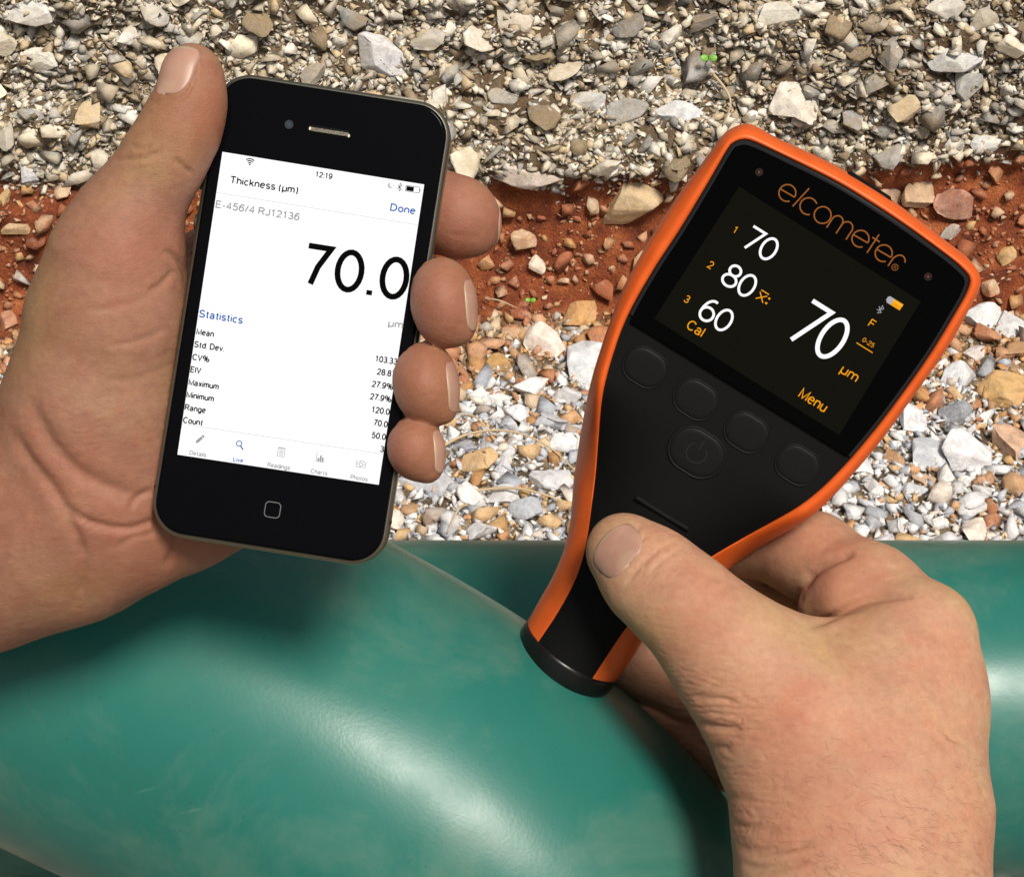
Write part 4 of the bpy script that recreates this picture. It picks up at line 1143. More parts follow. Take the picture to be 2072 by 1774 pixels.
gstroke('reading', 1660.5, 670, [[(-h * .52, h * .46), (-h * .03, h * .46), (-h * .44, -h * .50)], arc(h * .29, 0, h * .24, h * .455, 0, 360, 48)], 9.0, LW)
gtext('1', 1480, 469.5, 15, AMB, bold=0.12); gtext('2', 1429, 540.5, 16, AMB, bold=0.12); gtext('3', 1381.5, 609.5, 16, AMB, bold=0.12)
gtext('Cal', 1386, 663, 21, AMB, width=37, bold=0.12); gtext('Menu', 1613, 802, 22, AMB, width=62, bold=0.12)
gtext('µm', 1697, 753, 21, AMB, width=39, bold=0.12); gtext('F', 1754, 659, 17, AMB, width=12)
gtext('0-25', 1742.5, 690, 9.5, AMB, width=26, bold=0.12)
gstroke('range_line', 1748.5, 703.5, [[(-19, 0), (19, 0)]], 2.0, AMB)
gstroke('mean_symbol', 1541, 601, [[(-9, -9), (8, 7)], [(-9, 7), (8, -9)], [(-9, 11.5), (9, 11.5)]], 2.2, AMB)
for dx, dy in ((14, 5), (14, -6)):
    x, y = gl(1541, 601, ZG)
    link('mean_symbol', poly_mesh('dot', [(x + (dx + a * 2) * GSC, y + (dy + b * 2) * GSC) for a, b in ((-1, -1), (1, -1), (1, 1), (-1, 1))]), AMB, lcd, smooth=False, M=Matrix.Translation((0, 0, 0.00008)))
a_ = 8.5
gstroke('bluetooth_icon', 1780, 626, [[(-a_ * .6, -a_ * .5), (a_ * .6, a_ * .5), (0, a_), (0, -a_), (a_ * .6, -a_ * .5), (-a_ * .6, a_ * .5)]], 1.7, LG)
x, y = gl(1808.5, 613, ZG)
def gp(nm, P, mat, z=0.00008):
    return link(nm, poly_mesh(nm, [(x + a * GSC, y + b * GSC) for a, b in P]), mat, lcd, smooth=False, M=Matrix.Translation((0, 0, z)))
gp('battery_icon', [(-17, -4), (-14, -4), (-14, -7), (-4, -7), (-4, 7), (-14, 7), (-14, 4), (-17, 4)], ink('battery_shell', (0.42, 0.42, 0.44)))
gp('battery_icon', [(-4, -7), (17, -7), (17, 7), (-4, 7)], AMB)
gp('battery_icon', [(-4, 1.5), (17, 1.5), (17, 4.5), (-4, 4.5)], ink('battery_shine', (1.0, 0.48, 0.04)), 0.00012)
# ---- brand lettering, thin strokes
def lo(u, v, lines, wpx=2.7): return gstroke('logo_letter', u, v, lines, wpx, LOGO, parent=gs)
R_ = 16.5
def e_(c): return [arc(c, 0, R_, R_, -38, 325 - 38 - 0 if False else 300, 36)[:0] + arc(c, 0, R_, R_, 2, 318, 36), [(c - R_, -0.5), (c + R_, 0.5)]]
LTR = []
LTR += [e_(0), [[(23, -R_), (31, 30)]], [arc(49, 0, R_, R_, 48, 312, 30)], [arc(82, 0, R_, R_, 0, 360, 36)]]
LTR += [[[(102, -R_), (102, 4)] + arc(113, 4, 11, 12, 180, 0, 14) + [(124, -R_)], [(124, 4)] + arc(135.5, 4, 11.5, 12, 180, 0, 14) + [(147, -R_)]]]
LTR += [e_(170), [[(196, 26), (196, -R_)], [(188, R_ - 2), (205, R_ - 2)]], e_(224), [[(245, -R_), (245, -2)] + arc(258, -2, 13, 17, 180, 30, 14)]]
for l_ in LTR: lo(1592.4, 391, l_)
gstroke('logo_letter', 1810, 541, [arc(0, 0, 6, 6, 0, 360, 24)], 1.3, LOGO, parent=gs)
xr, yr = gl(1810, 541, ZG)
link('logo_letter', text_mesh('r', 'R', 6.0 * GSC, None, 0.14, 'CENTER'), LOGO, gs, smooth=False, M=Matrix.Translation((xr, yr - 3 * GSC, ZG + 0.00008)))
for u, v in ((1535.4, 349), (1877, 560)):
    x, y = gl(u, v, ZG)
    q = link('indicator_lamp', poly_mesh('lamp', arc(x, y, 8 * GSC, 8 * GSC, 0, 360, 20)[:-1]), flat_mat('lamp_ring', (0.018, 0.009, 0.007), 0.3, 0.2), gs, smooth=False, M=Matrix.Translation((0, 0, ZG + 0.00004)))
    # third level is the last one: the bead sits beside its ring
    link('indicator_bead', poly_mesh('bead', arc(x, y, 2.2 * GSC, 2.2 * GSC, 0, 360, 12)[:-1]), flat_mat('lamp_bead', (0.10, 0.05, 0.04), 0.2, 0.4), gs, smooth=False, M=Matrix.Translation((0, 0, ZG + 0.0001)))
# ---- buttons: domes in a groove
BTN = flat_mat('button_rubber', (0.0048, 0.0048, 0.005), 0.55, 0.14)
GRV = flat_mat('button_groove', (0.0028, 0.0028, 0.0028), 0.8, 0.1)
def button(u, v, w_, h_, r_, rot=0.0):
    x, y = gl(u, v)
    outline = rrect(w_ * GSC, h_ * GSC, r_ * GSC, 8)
    n = len(outline); V = []; F = []
    prof = ((1.12, -0.0006), (1.10, -0.00012), (1.06, 0.00004), (1.02, -0.00006), (1.0, -0.0002), (0.97, 0.00002), (0.92, 0.00012), (0.75, 0.00016), (0.4, 0.0002))
    hw_, hh_ = w_ * GSC / 2, h_ * GSC / 2
    for k, z in prof:
        grow = (k - 1) * hh_
        for (a, b) in outline:
            l_ = math.hypot(a / hw_, b / hh_)
            if k > 0.9: V.append((a * (hw_ + grow) / hw_, b * (hh_ + grow) / hh_, z))
            else: V.append((a * k, b * k, z))
    for i in range(len(prof) - 1):
        for k in range(n): F.append([i * n + k, i * n + (k + 1) % n, (i + 1) * n + (k + 1) % n, (i + 1) * n + k])
    F.append([(len(prof) - 1) * n + k for k in range(n)])
    return link('button', mesh_np('button', np.array(V), F), BTN, gauge, M=Matrix.Translation((x, y, 0.0001)) @ Matrix.Rotation(rot, 4, 'Z'))
for u, v in ((1304.6, 743.8), (1407, 808.7), (1509.7, 875), (1613, 941)):
    button(u, v, 88, 72, 33)
pb = button(1408.6, 916, 114, 90, 44)
link('power_symbol', stroke_mesh('power_symbol', [[(a * GSC, b * GSC) for a, b in arc(0, 0, 21, 21, 130, 410, 26)]], 3.0 * GSC), flat_mat('power_mark', (0.009, 0.009, 0.009), 0.4, 0.3), pb, M=Matrix.Translation((0, 0, 0.00024)))
link('power_symbol', stroke_mesh('power_symbol', [[(0, 8 * GSC), (0, 30 * GSC)]], 3.0 * GSC), bpy.data.materials['power_mark'], pb, M=Matrix.Translation((0, 0, 0.00024)))
# moulded finger ridge
x0, y0 = gl(1285, 1007); x1, y1 = gl(1392, 1073)
rg = tube('finger_ridge', [(x0, y0, -0.0011), ((x0 * 2 + x1) / 3, (y0 * 2 + y1) / 3, -0.0006), ((x0 + 2 * x1) / 3, (y0 + 2 * y1) / 3, -0.0006), (x1, y1, -0.0011)], 0.0009, BRUB, gauge, 8, False)
# ---- black end cap of the leg
axd = Vector((0, -1, 0))
bl, br = Vector(gl(1063, 1264, -0.015)), Vector(gl(1246, 1376, -0.015))
cxx = (bl.x + br.x) / 2; cyy = (bl.y + br.y) / 2; rr = (br - bl).length / 2
CAP = flat_mat('cap_black', (0.006, 0.006, 0.006), 0.3, 0.3)
prof = [(rr - 0.0004, 0.0015), (rr + 0.00025, 0.0012), (rr + 0.0003, 0.0), (rr + 0.0003, -0.0030), (rr - 0.0002, -0.0060), (rr - 0.0022, -0.0078), (rr - 0.006, -0.0084), (0.0005, -0.0086)]
V, F = [], []; S_ = 64
for r_, dz in prof:
    for k in range(S_):
        a = 2 * math.pi * k / S_
        V.append((cxx + r_ * math.cos(a), cyy + dz, -rr + r_ * math.sin(a)))
for i in range(len(prof) - 1):
    for k in range(S_): F.append([i * S_ + k, i * S_ + (k + 1) % S_, (i + 1) * S_ + (k + 1) % S_, (i + 1) * S_ + k])
link('end_cap', mesh_np('end_cap', np.array(V), F), CAP, gauge)
# black leg core so that the leg is closed behind the face
# charging port clip on the top right edge, behind the shell
x0, y0 = gl(1714, 352, -0.014); x1, y1 = gl(1800, 408, -0.014)
dv = Vector((x1 - x0, y1 - y0)); al = math.atan2(dv.y, dv.x)
me = bpy.data.meshes.new('port_cover'); bm = bmesh.new()
bmesh.ops.create_cube(bm, size=1, matrix=Matrix.Translation(((x0 + x1) / 2, (y0 + y1) / 2 , -0.014)) @ Matrix.Rotation(al, 4, 'Z') @ Matrix.Diagonal((dv.length, 0.0022, 0.008, 1)))
bmesh.ops.bevel(bm, geom=list(bm.edges), offset=0.0005, segments=2, affect='EDGES')
bm.to_mesh(me); bm.free(); link('port_cover', me, BRUB, gauge, smooth=False)
# ------------------------------------------------------------------ hands, modelled as smooth blends of rounded limbs (signed distances, mm)
def H(u, v, d, r=None):
    """pixel (u, v) at distance d (m) -> mm in the camera-aligned frame; r given in pixels at that distance -> mm"""
    p = camxyz(u, v, d) * 1000
    a = np.array([p.x, p.y, p.z])
    return a if r is None else (a, r * d * 1000 / FPX)
def cone(P, a, b, ra, rb, sz=1.0):
    """rounded cone from a to b; sz > 1 flattens it along the viewing axis"""
    a = a.astype(np.float32); b = b.astype(np.float32)
    ba = b - a; ba = ba.copy(); ba[2] *= sz
    pa = P - a
    if sz != 1.0: pa = pa * np.array([1, 1, sz], np.float32)
    h = np.clip((pa @ ba) / max(float(ba @ ba), 1e-6), 0, 1)
    q = pa - h[:, None] * ba
    d = np.sqrt((q * q).sum(1)) - (ra + (rb - ra) * h)
    return d / (1.0 if sz == 1.0 else (1 + (sz - 1) * 0.35))
def ellip(P, c, R3, ang=0.0):
    q = P - c.astype(np.float32)
    if ang:
        ca, sa = math.cos(math.radians(ang)), math.sin(math.radians(ang))
        q = np.stack([q[:, 0] * ca + q[:, 1] * sa, -q[:, 0] * sa + q[:, 1] * ca, q[:, 2]], 1)
    R3 = np.array(R3, np.float32)
    k0 = np.sqrt(((q / R3) ** 2).sum(1)); k1 = np.sqrt(((q / R3 ** 2) ** 2).sum(1))
    return k0 * (k0 - 1) / np.maximum(k1, 1e-6)
def smin(a, b, k):
    h = np.clip(0.5 + 0.5 * (b - a) / k, 0, 1)
    return b * (1 - h) + a * h - k * h * (1 - h)
def chainsdf(P, nodes, k=3.0, sz=1.0):
    d = None
    for (a, ra), (b, rb) in zip(nodes[:-1], nodes[1:]):
        e = cone(P, a, b, ra, rb, sz)
        d = e if d is None else smin(d, e, k)
    return d
def boxsdf(P, M, half):
    """M: 4x4 world->box matrix acting on mm coordinates"""
    q = P @ M[:3, :3].T + M[:3, 3]
    a = np.abs(q) - half
    return np.linalg.norm(np.maximum(a, 0), axis=1) + np.minimum(a.max(1), 0)

def surface_nets(fn, lo, hi, h):
    n = [int(math.ceil((hi[k] - lo[k]) / h)) + 1 for k in range(3)]
    ax = [lo[k] + h * np.arange(n[k], dtype=np.float32) for k in range(3)]
    # coarse pass keeps the evaluation to cells near the surface
    c = 6
    f = np.full(n, 1e3, np.float32)
    nc = [int(math.ceil(k / c)) for k in n]
    cx = [lo[k] + h * (np.arange(nc[k]) * c + (c - 1) / 2) for k in range(3)]
    G = np.stack(np.meshgrid(*cx, indexing='ij'), -1).reshape(-1, 3).astype(np.float32)
    fc = fn(G).reshape(nc)
    near = np.abs(fc) < h * c * 1.25 + 3.0
    sgn = np.repeat(np.repeat(np.repeat(np.where(fc < 0, -1e3, 1e3).astype(np.float32), c, 0), c, 1), c, 2)[:n[0], :n[1], :n[2]]
    f[:] = sgn
    m = np.repeat(np.repeat(np.repeat(near, c, 0), c, 1), c, 2)[:n[0], :n[1], :n[2]]
    I = np.argwhere(m)
    P = np.stack([ax[0][I[:, 0]], ax[1][I[:, 1]], ax[2][I[:, 2]]], 1)
    out = np.concatenate([fn(P[i:i + 400000]) for i in range(0, len(P), 400000)])
    f[I[:, 0], I[:, 1], I[:, 2]] = out
    s = f < 0
    corners = [(a, b, d) for a in (0, 1) for b in (0, 1) for d in (0, 1)]
    sl_ = lambda A, o: A[o[0]:A.shape[0] - 1 + o[0], o[1]:A.shape[1] - 1 + o[1], o[2]:A.shape[2] - 1 + o[2]]
    cnt = sum(sl_(s, o).astype(np.int8) for o in corners)
    act = (cnt > 0) & (cnt < 8)
    A = np.argwhere(act)
    idx = np.full(act.shape, -1, np.int32); idx[act] = np.arange(len(A))
    acc = np.zeros((len(A), 3)); w_ = np.zeros(len(A))
    for o in corners:
        for k in range(3):
            if o[k]: continue
            o2 = list(o); o2[k] = 1
            v1 = f[A[:, 0] + o[0], A[:, 1] + o[1], A[:, 2] + o[2]]; v2 = f[A[:, 0] + o2[0], A[:, 1] + o2[1], A[:, 2] + o2[2]]
            hit = (v1 < 0) != (v2 < 0)
            t = np.where(hit, v1 / np.where(hit, v1 - v2, 1), 0)
            p = np.array(o, float)[None].repeat(len(A), 0); p[:, k] += t
            acc += p * hit[:, None]; w_ += hit
    V = (A + acc / w_[:, None]) * h + np.array(lo)
    F = []
    for k in range(3):
        a, b = [(1, 2), (2, 0), (0, 1)][k]
        s1 = np.take(s, range(0, s.shape[k] - 1), k); s2 = np.take(s, range(1, s.shape[k]), k)
        E = np.argwhere(s1 != s2)
        E = E[(E[:, a] > 0) & (E[:, b] > 0) & (E[:, a] < s.shape[a] - 1) & (E[:, b] < s.shape[b] - 1)]
        q = []
        for da, db in ((-1, -1), (0, -1), (0, 0), (-1, 0)):
            e = E.copy(); e[:, a] += da; e[:, b] += db
            q.append(idx[e[:, 0], e[:, 1], e[:, 2]])
        q = np.stack(q, 1)
        inside = s[E[:, 0], E[:, 1], E[:, 2]]
        q[~inside] = q[~inside][:, ::-1]
        F.append(q[(q >= 0).all(1)])
    return V, np.concatenate(F)
def grad(fn, P, e=0.25):
    g = np.zeros_like(P)
    for k in range(3):
        d = np.zeros(3, np.float32); d[k] = e
        g[:, k] = (fn(P + d) - fn(P - d)) / (2 * e)
    n = np.linalg.norm(g, axis=1)[:, None]
    return g / np.maximum(n, 1e-6)
def seg_dist(p, poly):
    """2-D distance of points p to a polyline, and the parameter along it"""
    best = np.full(len(p), 1e9); par = np.zeros(len(p)); n = len(poly) - 1
    for i in range(n):
        a, b = np.array(poly[i], float), np.array(poly[i + 1], float)
        ab = b - a; t = np.clip(((p - a) @ ab) / max(ab @ ab, 1e-9), 0, 1)
        d = np.linalg.norm(p - a - t[:, None] * ab, axis=1)
        m = d < best; best[m] = d[m]; par[m] = (i + t[m]) / n
    return best, par
def to_px(P):
    d = -P[:, 2]
    return np.stack([P[:, 0] / d * FPX + CU, -P[:, 1] / d * FPX + CV], 1)

def skin_mat(name, c1, c2, c3, sss=0.25):
    m, nt, bs = new_mat(name)
    tc = N(nt, 'ShaderNodeTexCoord'); pos = tc.outputs['Object']
    n1 = N(nt, 'ShaderNodeTexNoise', i_Scale=70.0, i_Detail=5.0, i_Roughness=0.6, i_Distortion=0.5); L(nt, pos, n1.inputs[0])
    r1 = ramp(nt, [(0.32, c1), (0.5, c2), (0.7, c3)]); L(nt, n1.outputs[0], r1.inputs[0])
    n2 = N(nt, 'ShaderNodeTexNoise', i_Scale=420.0, i_Detail=4.0, i_Roughness=0.7); L(nt, pos, n2.inputs[0])
    r2_ = ramp(nt, [(0.3, (0.84, 0.80, 0.78)), (0.7, (1.10, 1.10, 1.08))]); L(nt, n2.outputs[0], r2_.inputs[0])
    c = mixc(nt, 0.8, r1.outputs[0], r2_.outputs[0], 'MULTIPLY')
    n0 = N(nt, 'ShaderNodeTexNoise', i_Scale=24.0, i_Detail=3.0, i_Roughness=0.5); L(nt, pos, n0.inputs[0])
    r0_ = ramp(nt, [(0.36, (1.04, 0.90, 0.89)), (0.50, (1, 1, 1)), (0.64, (0.98, 1.08, 0.88))]); L(nt, n0.outputs[0], r0_.inputs[0])
    c = mixc(nt, 0.9, c, r0_.outputs[0], 'MULTIPLY')
    n9 = N(nt, 'ShaderNodeTexNoise', i_Scale=140.0, i_Detail=3.0, i_Roughness=0.5); L(nt, pos, n9.inputs[0])
    r9 = ramp(nt, [(0.56, (1, 1, 1)), (0.70, (1.0, 0.86, 0.84))]); L(nt, n9.outputs[0], r9.inputs[0])
    c = mixc(nt, 0.8, c, r9.outputs[0], 'MULTIPLY')
    at = N(nt, 'ShaderNodeAttribute', attribute_name='red')      # blood-flushed skin on fingertips and knuckles
    c = mixc(nt, at.outputs['Fac'], c, (c1[0] * 1.12, c1[1] * 0.78, c1[2] * 0.72))
    L(nt, c, bs.inputs['Base Color'])
    bs.inputs['Roughness'].default_value = 0.58
    bs.inputs['Specular IOR Level'].default_value = 0.28
    bs.inputs['Subsurface Weight'].default_value = sss
    bs.inputs['Subsurface Radius'].default_value = (1.0, 0.35, 0.18)
    bs.inputs['Subsurface Scale'].default_value = 0.004
    # fine skin grain: stretched cells and pores
    mp = N(nt, 'ShaderNodeMapping'); mp.inputs['Scale'].default_value = (1.0, 2.2, 1.0); L(nt, pos, mp.inputs[0])
    v = N(nt, 'ShaderNodeTexVoronoi', i_Scale=900.0); v.feature = 'DISTANCE_TO_EDGE'; L(nt, mp.outputs[0], v.inputs[0])
    vr = ramp(nt, [(0.0, (0, 0, 0)), (0.12, (1, 1, 1))]); L(nt, v.outputs['Distance'], vr.inputs[0])
    b = bump(nt, bs, vr.outputs[0], 0.30, 0.00012)
    n3 = N(nt, 'ShaderNodeTexNoise', i_Scale=330.0, i_Detail=5.0, i_Roughness=0.65); L(nt, mp.outputs[0], n3.inputs[0])
    bump(nt, bs, n3.outputs[0], 0.30, 0.0006, b)
    return m

def build_hand(name, fn, lo, hi, h, mat, creases, wrinkles, redspots, label, calm):
    V, F = surface_nets(fn, lo, hi, h)
    V = V.astype(np.float32)
    for _ in range(2):
        V -= (fn(V)[:, None] * grad(fn, V) * 0.8).astype(np.float32)
    me = mesh_np(name + '_base', V, F)
    o = bpy.data.objects.new('tmp', me); COL.objects.link(o)
    md = o.modifiers.new('s', 'SUBSURF'); md.levels = 1; md.render_levels = 1
    dg = bpy.context.evaluated_depsgraph_get(); dg.update()
    me2 = bpy.data.meshes.new_from_object(o.evaluated_get(dg))
    bpy.data.objects.remove(o)
    n = len(me2.vertices); V = np.empty(n * 3, np.float32); me2.vertices.foreach_get('co', V); V = V.reshape(-1, 3)
    G = grad(fn, V)
    px = to_px(V.astype(np.float64))
    disp = np.zeros(n)
    facing = np.clip(G[:, 2] * 3 + 0.4, 0, 1)          # creases belong to the side that is seen
    for poly, depth, wid in creases:
        q = catmull(poly, 6)
        m = (px[:, 0] > q[:, 0].min() - 60) & (px[:, 0] < q[:, 0].max() + 60) & (px[:, 1] > q[:, 1].min() - 60) & (px[:, 1] < q[:, 1].max() + 60)
        d, t = seg_dist(px[m], q)
        fade = np.clip(np.minimum(t, 1 - t) * 5, 0, 1)
        disp[m] += (-depth * np.exp(-(d / wid) ** 2) + 0.14 * depth * np.exp(-((d - 2.2 * wid) / (1.3 * wid)) ** 2)) * fade * facing[m]
    for (cu, cv, ru, rv, ang, amp, wl, seed) in wrinkles:   # families of fine parallel folds
        ca, sa = math.cos(math.radians(ang)), math.sin(math.radians(ang))
        du, dv = px[:, 0] - cu, px[:, 1] - cv
        a_, b_ = du * ca + dv * sa, -du * sa + dv * ca
        env = np.exp(-(a_ / ru) ** 4 - (b_ / rv) ** 4)
        m = env > 0.02
        nz = fbm(np.stack([a_[m] / 70, b_[m] / 28, np.full(m.sum(), seed)], 1), 3, seed)
        ph = b_[m] / wl + 1.6 * nz
        w1 = np.abs(np.sin(np.pi * ph)) ** 0.6
        amp_m = 0.5 + 0.9 * np.clip(vnoise(np.stack([a_[m] / 55, b_[m] / 40, np.full(m.sum(), seed + 5)], 1), seed + 5) + 0.4, 0, 1)
        disp[m] += amp * (w1 - 1) * env[m] * facing[m] * amp_m
    nz_ = 0.10 * fbm(V / 7.0, 3, 3) + 0.22 * fbm(V / 22.0, 2, 8)
    for c, r in calm: nz_ *= 1 - np.exp(-(((V - c) ** 2).sum(1) / r ** 2) ** 3)
    disp += nz_
    V = V + G * disp[:, None]
    red = np.zeros(n, np.float32)
    for c, r, a in redspots:
        red = np.maximum(red, (a * np.exp(-(((V - c) ** 2).sum(1)) / r ** 2)).astype(np.float32))
    me2.vertices.foreach_set('co', (V / 1000).astype(np.float32).ravel())
    at = me2.attributes.new('red', 'FLOAT', 'POINT'); at.data.foreach_set('value', red)
    me2.name = name; me2.materials.clear()
    ob = link(name, me2, mat)
    ob.matrix_world = Matrix.Translation(CLOC) @ CR.to_4x4()
    tag(ob, label, 'hand')
    return ob
NAIL, nt, bs = new_mat('nail')
tcn = N(nt, 'ShaderNodeTexCoord'); n1 = N(nt, 'ShaderNodeTexNoise', i_Scale=200.0, i_Detail=2.0); L(nt, tcn.outputs['Object'], n1.inputs[0])
cr = ramp(nt, [(0.3, (0.34, 0.185, 0.135)), (0.7, (0.39, 0.225, 0.165))]); L(nt, n1.outputs[0], cr.inputs[0])
bs.inputs['Roughness'].default_value = 0.42; bs.inputs['Subsurface Weight'].default_value = 0.2; bs.inputs['Subsurface Radius'].default_value = (1, 0.4, 0.3); bs.inputs['Subsurface Scale'].default_value = 0.002
at = N(nt, 'ShaderNodeAttribute', attribute_name='edge')
L(nt, mixc(nt, at.outputs['Fac'], cr.outputs[0], (0.38, 0.27, 0.18)), bs.inputs['Base Color'])
def nail(fn, parent, c, nrm, lng, wid, length, sq=3.2, lift=0.28, free=0.10, tipext=0.8):
    """curved plate laid on the finger: c centre (mm), nrm outward, lng towards the fingertip"""
    nrm = np.array(nrm, float); nrm /= np.linalg.norm(nrm)
    lng = np.array(lng, float); lng -= nrm * (lng @ nrm); lng /= np.linalg.norm(lng)
    sd = np.cross(lng, nrm)
    A, B = 22, 18
    P, E, Wt = [], [], []
    for i in range(A + 1):
        for j in range(B + 1):
            a = i / A * 2 - 1; b = j / B * 2 - 1
            # square to superellipse
            w_at = (1 - abs(a) ** sq) ** (1 / sq) if a < 0 else (1 - 0.35 * a ** 4)
            w_at = max(w_at, 0.05)
            P.append(c + lng * (a * length / 2 * (1 - 0.16 * b * b * (1 if a > 0 else -0.3))) + sd * (b * wid / 2 * w_at) + nrm * 9)
            E.append(1.0 if i >= A - 1 - int(free * A) else (0.45 if ((a + 1.0) / 0.55) ** 2 + (b / 0.6) ** 2 < 1 else 0.0))
            Wt.append(max(abs(a), abs(b)) ** 6)
    P = np.array(P, np.float32); 
    for _ in range(40):
        P = P - nrm.astype(np.float32) * np.clip(fn(P), -2, 2)[:, None] * 0.8
    G = grad(fn, P)
    Wt = np.array(Wt)
    a_i = np.repeat(np.linspace(-1, 1, A + 1), B + 1)
    lf = lift * (1 - 0.9 * Wt)
    P = P + G * lf[:, None] + lng * (np.clip(a_i - 0.6, 0, 1) / 0.4 * tipext)[:, None]
    Pb = P - G * 1.0
    n = len(P)
    I = np.arange(n).reshape(A + 1, B + 1)
    F = np.stack([I[:-1, :-1].ravel(), I[1:, :-1].ravel(), I[1:, 1:].ravel(), I[:-1, 1:].ravel()], 1).tolist()
    bd = list(I[0, :]) + list(I[1:, -1]) + list(I[-1, -2::-1]) + list(I[-2:0:-1, 0])
    for k in range(len(bd)):
        x_, y_ = int(bd[k]), int(bd[(k + 1) % len(bd)]); F.append([x_, y_, y_ + n, x_ + n])
    me = mesh_np('fingernail', np.concatenate([P, Pb]) / 1000, F)
    bm = bmesh.new(); bm.from_mesh(me); bmesh.ops.recalc_face_normals(bm, faces=bm.faces); bm.to_mesh(me); bm.free()
    at = me.attributes.new('edge', 'FLOAT', 'POINT'); at.data.foreach_set('value', np.array(E + E, np.float32))
    return link('fingernail', me, NAIL, parent)
def inv44(o_M):
    return np.array(o_M.inverted())

HH = 1.25
# ---------------- left hand, palm towards the camera, thumb up along the phone's left edge
MH = Matrix.Translation(pc) @ Matrix.Rotation(PROLL, 4, 'Z')        # phone in the camera frame
Mi = np.array(MH.inverted()); Mi[:3, 3] *= 1000
def phone_clip(P):
    q = P @ Mi[:3, :3].T.astype(np.float32) + Mi[:3, 3].astype(np.float32) + np.array([0, 0, 4.7], np.float32)
    a = np.abs(q) - np.array([PW * 500 - 2, PH * 500 - 2, 2.7], np.float32)
    return np.linalg.norm(np.maximum(a, 0), axis=1) + np.minimum(a.max(1), 0) - 2.0
LT = [H(389, 150, .436, 61), H(387, 205, .436, 60), H(362, 268, .437, 72), H(322, 340, .438, 77), H(262, 436, .441, 94), H(238, 520, .444, 128), H(222, 640, .450, 160)]
TH = [H(222, 640, .450, 160), H(196, 820, .456, 168), H(190, 960, .460, 150)]
WR = [H(192, 950, .462, 165), H(98, 1030, .468, 213), H(-60, 1078, .475, 224), H(-260, 1125, .485, 236), H(-520, 1200, .50, 255), H(-1100, 1330, .525, 285)]
HE = [H(120, 1035, .468, 200), H(258, 1005, .466, 188), H(388, 1030, .470, 92), H(452, 1010, .474, 96)]
PA = [H(260, 960, .472, 150), H(330, 700, .478, 130), H(430, 560, .486, 95)]
PA2 = [H(330, 980, .476, 130), H(520, 800, .484, 105), H(600, 700, .488, 90)]
def lfinger(base, mid, knuckle, pad, tip, r):
    return [H(*base, r[0]), H(*mid, r[1]), H(*knuckle, r[2]), H(*pad, r[3]), H(*tip, r[4])]
FI = lfinger((400, 560, .482), (560, 440, .480), (720, 420, .474), (860, 424, .464), (924, 436, .4605), (72, 72, 74, 80, 76))
FM = lfinger((480, 660, .488), (700, 600, .484), (880, 590, .474), (892, 604, .458), (896, 612, .4375), (72, 70, 62, 60, 60))
FR = lfinger((520, 780, .490), (690, 740, .486), (845, 765, .474), (856, 772, .458), (860, 777, .4385), (70, 68, 60, 58, 60))
FP = lfinger((520, 900, .488), (660, 880, .484), (812, 895, .474), (832, 900, .458), (840, 907, .4390), (62, 60, 52, 50, 51))
def left_sdf(P):
    P = P.astype(np.float32)
    palm = smin(chainsdf(P, TH, 8), chainsdf(P, WR, 10, 1.25), 14)
    palm = smin(palm, chainsdf(P, HE, 8, 1.35), 9)
    palm = smin(palm, chainsdf(P, PA, 8, 1.6), 8)
    palm = smin(palm, chainsdf(P, PA2, 8, 1.5), 8)
    th = chainsdf(P, LT, 6)
    out = smin(palm, th, 5)
    for f, ex in ((FI, None), (FM, 1.50), (FR, 1.36), (FP, 1.20)):
        d = chainsdf(P, f, 4)
        if ex:      # fuller pad below the tip
            c, r = f[4]
            d = smin(d, ellip(P, c + np.array([0.0, 0.0, -3.5], np.float32), (r * 1.0, r * ex * 0.94, r * 1.7), 9), 2.5)
            hl_ = (ex - 0.93) * r
            d = smin(d, cone(P, c + np.array([-0.3, hl_, -3.0], np.float32), c + np.array([0.8, -hl_, -0.6], np.float32), r * 0.93, r * 0.90), 3.0)
        else:
            c, r = f[4]
            d = smin(d, ellip(P, c + np.array([0.5, -0.8, 0.2], np.float32), (r * 1.12, r * 1.04, r * 0.95), -35), 3)
        q_ = c + np.array([r * 0.62, -r * (0.95 if ex else 0.55), 0.0], np.float32)
        d = smin(d, cone(P, c, q_, r * 0.6, r * 0.26), 4.5)
        d = smin(palm, d, 6)
        out = smin(out, d, 0.8)
    pc_ = phone_clip(P)
    return np.maximum(out, -pc_ + 0.05)
SKL = skin_mat('skin_left_hand', (0.245, 0.116, 0.074), (0.275, 0.138, 0.089), (0.295, 0.160, 0.099))  # darker tones than the right hand, standing in for dimmer light on it
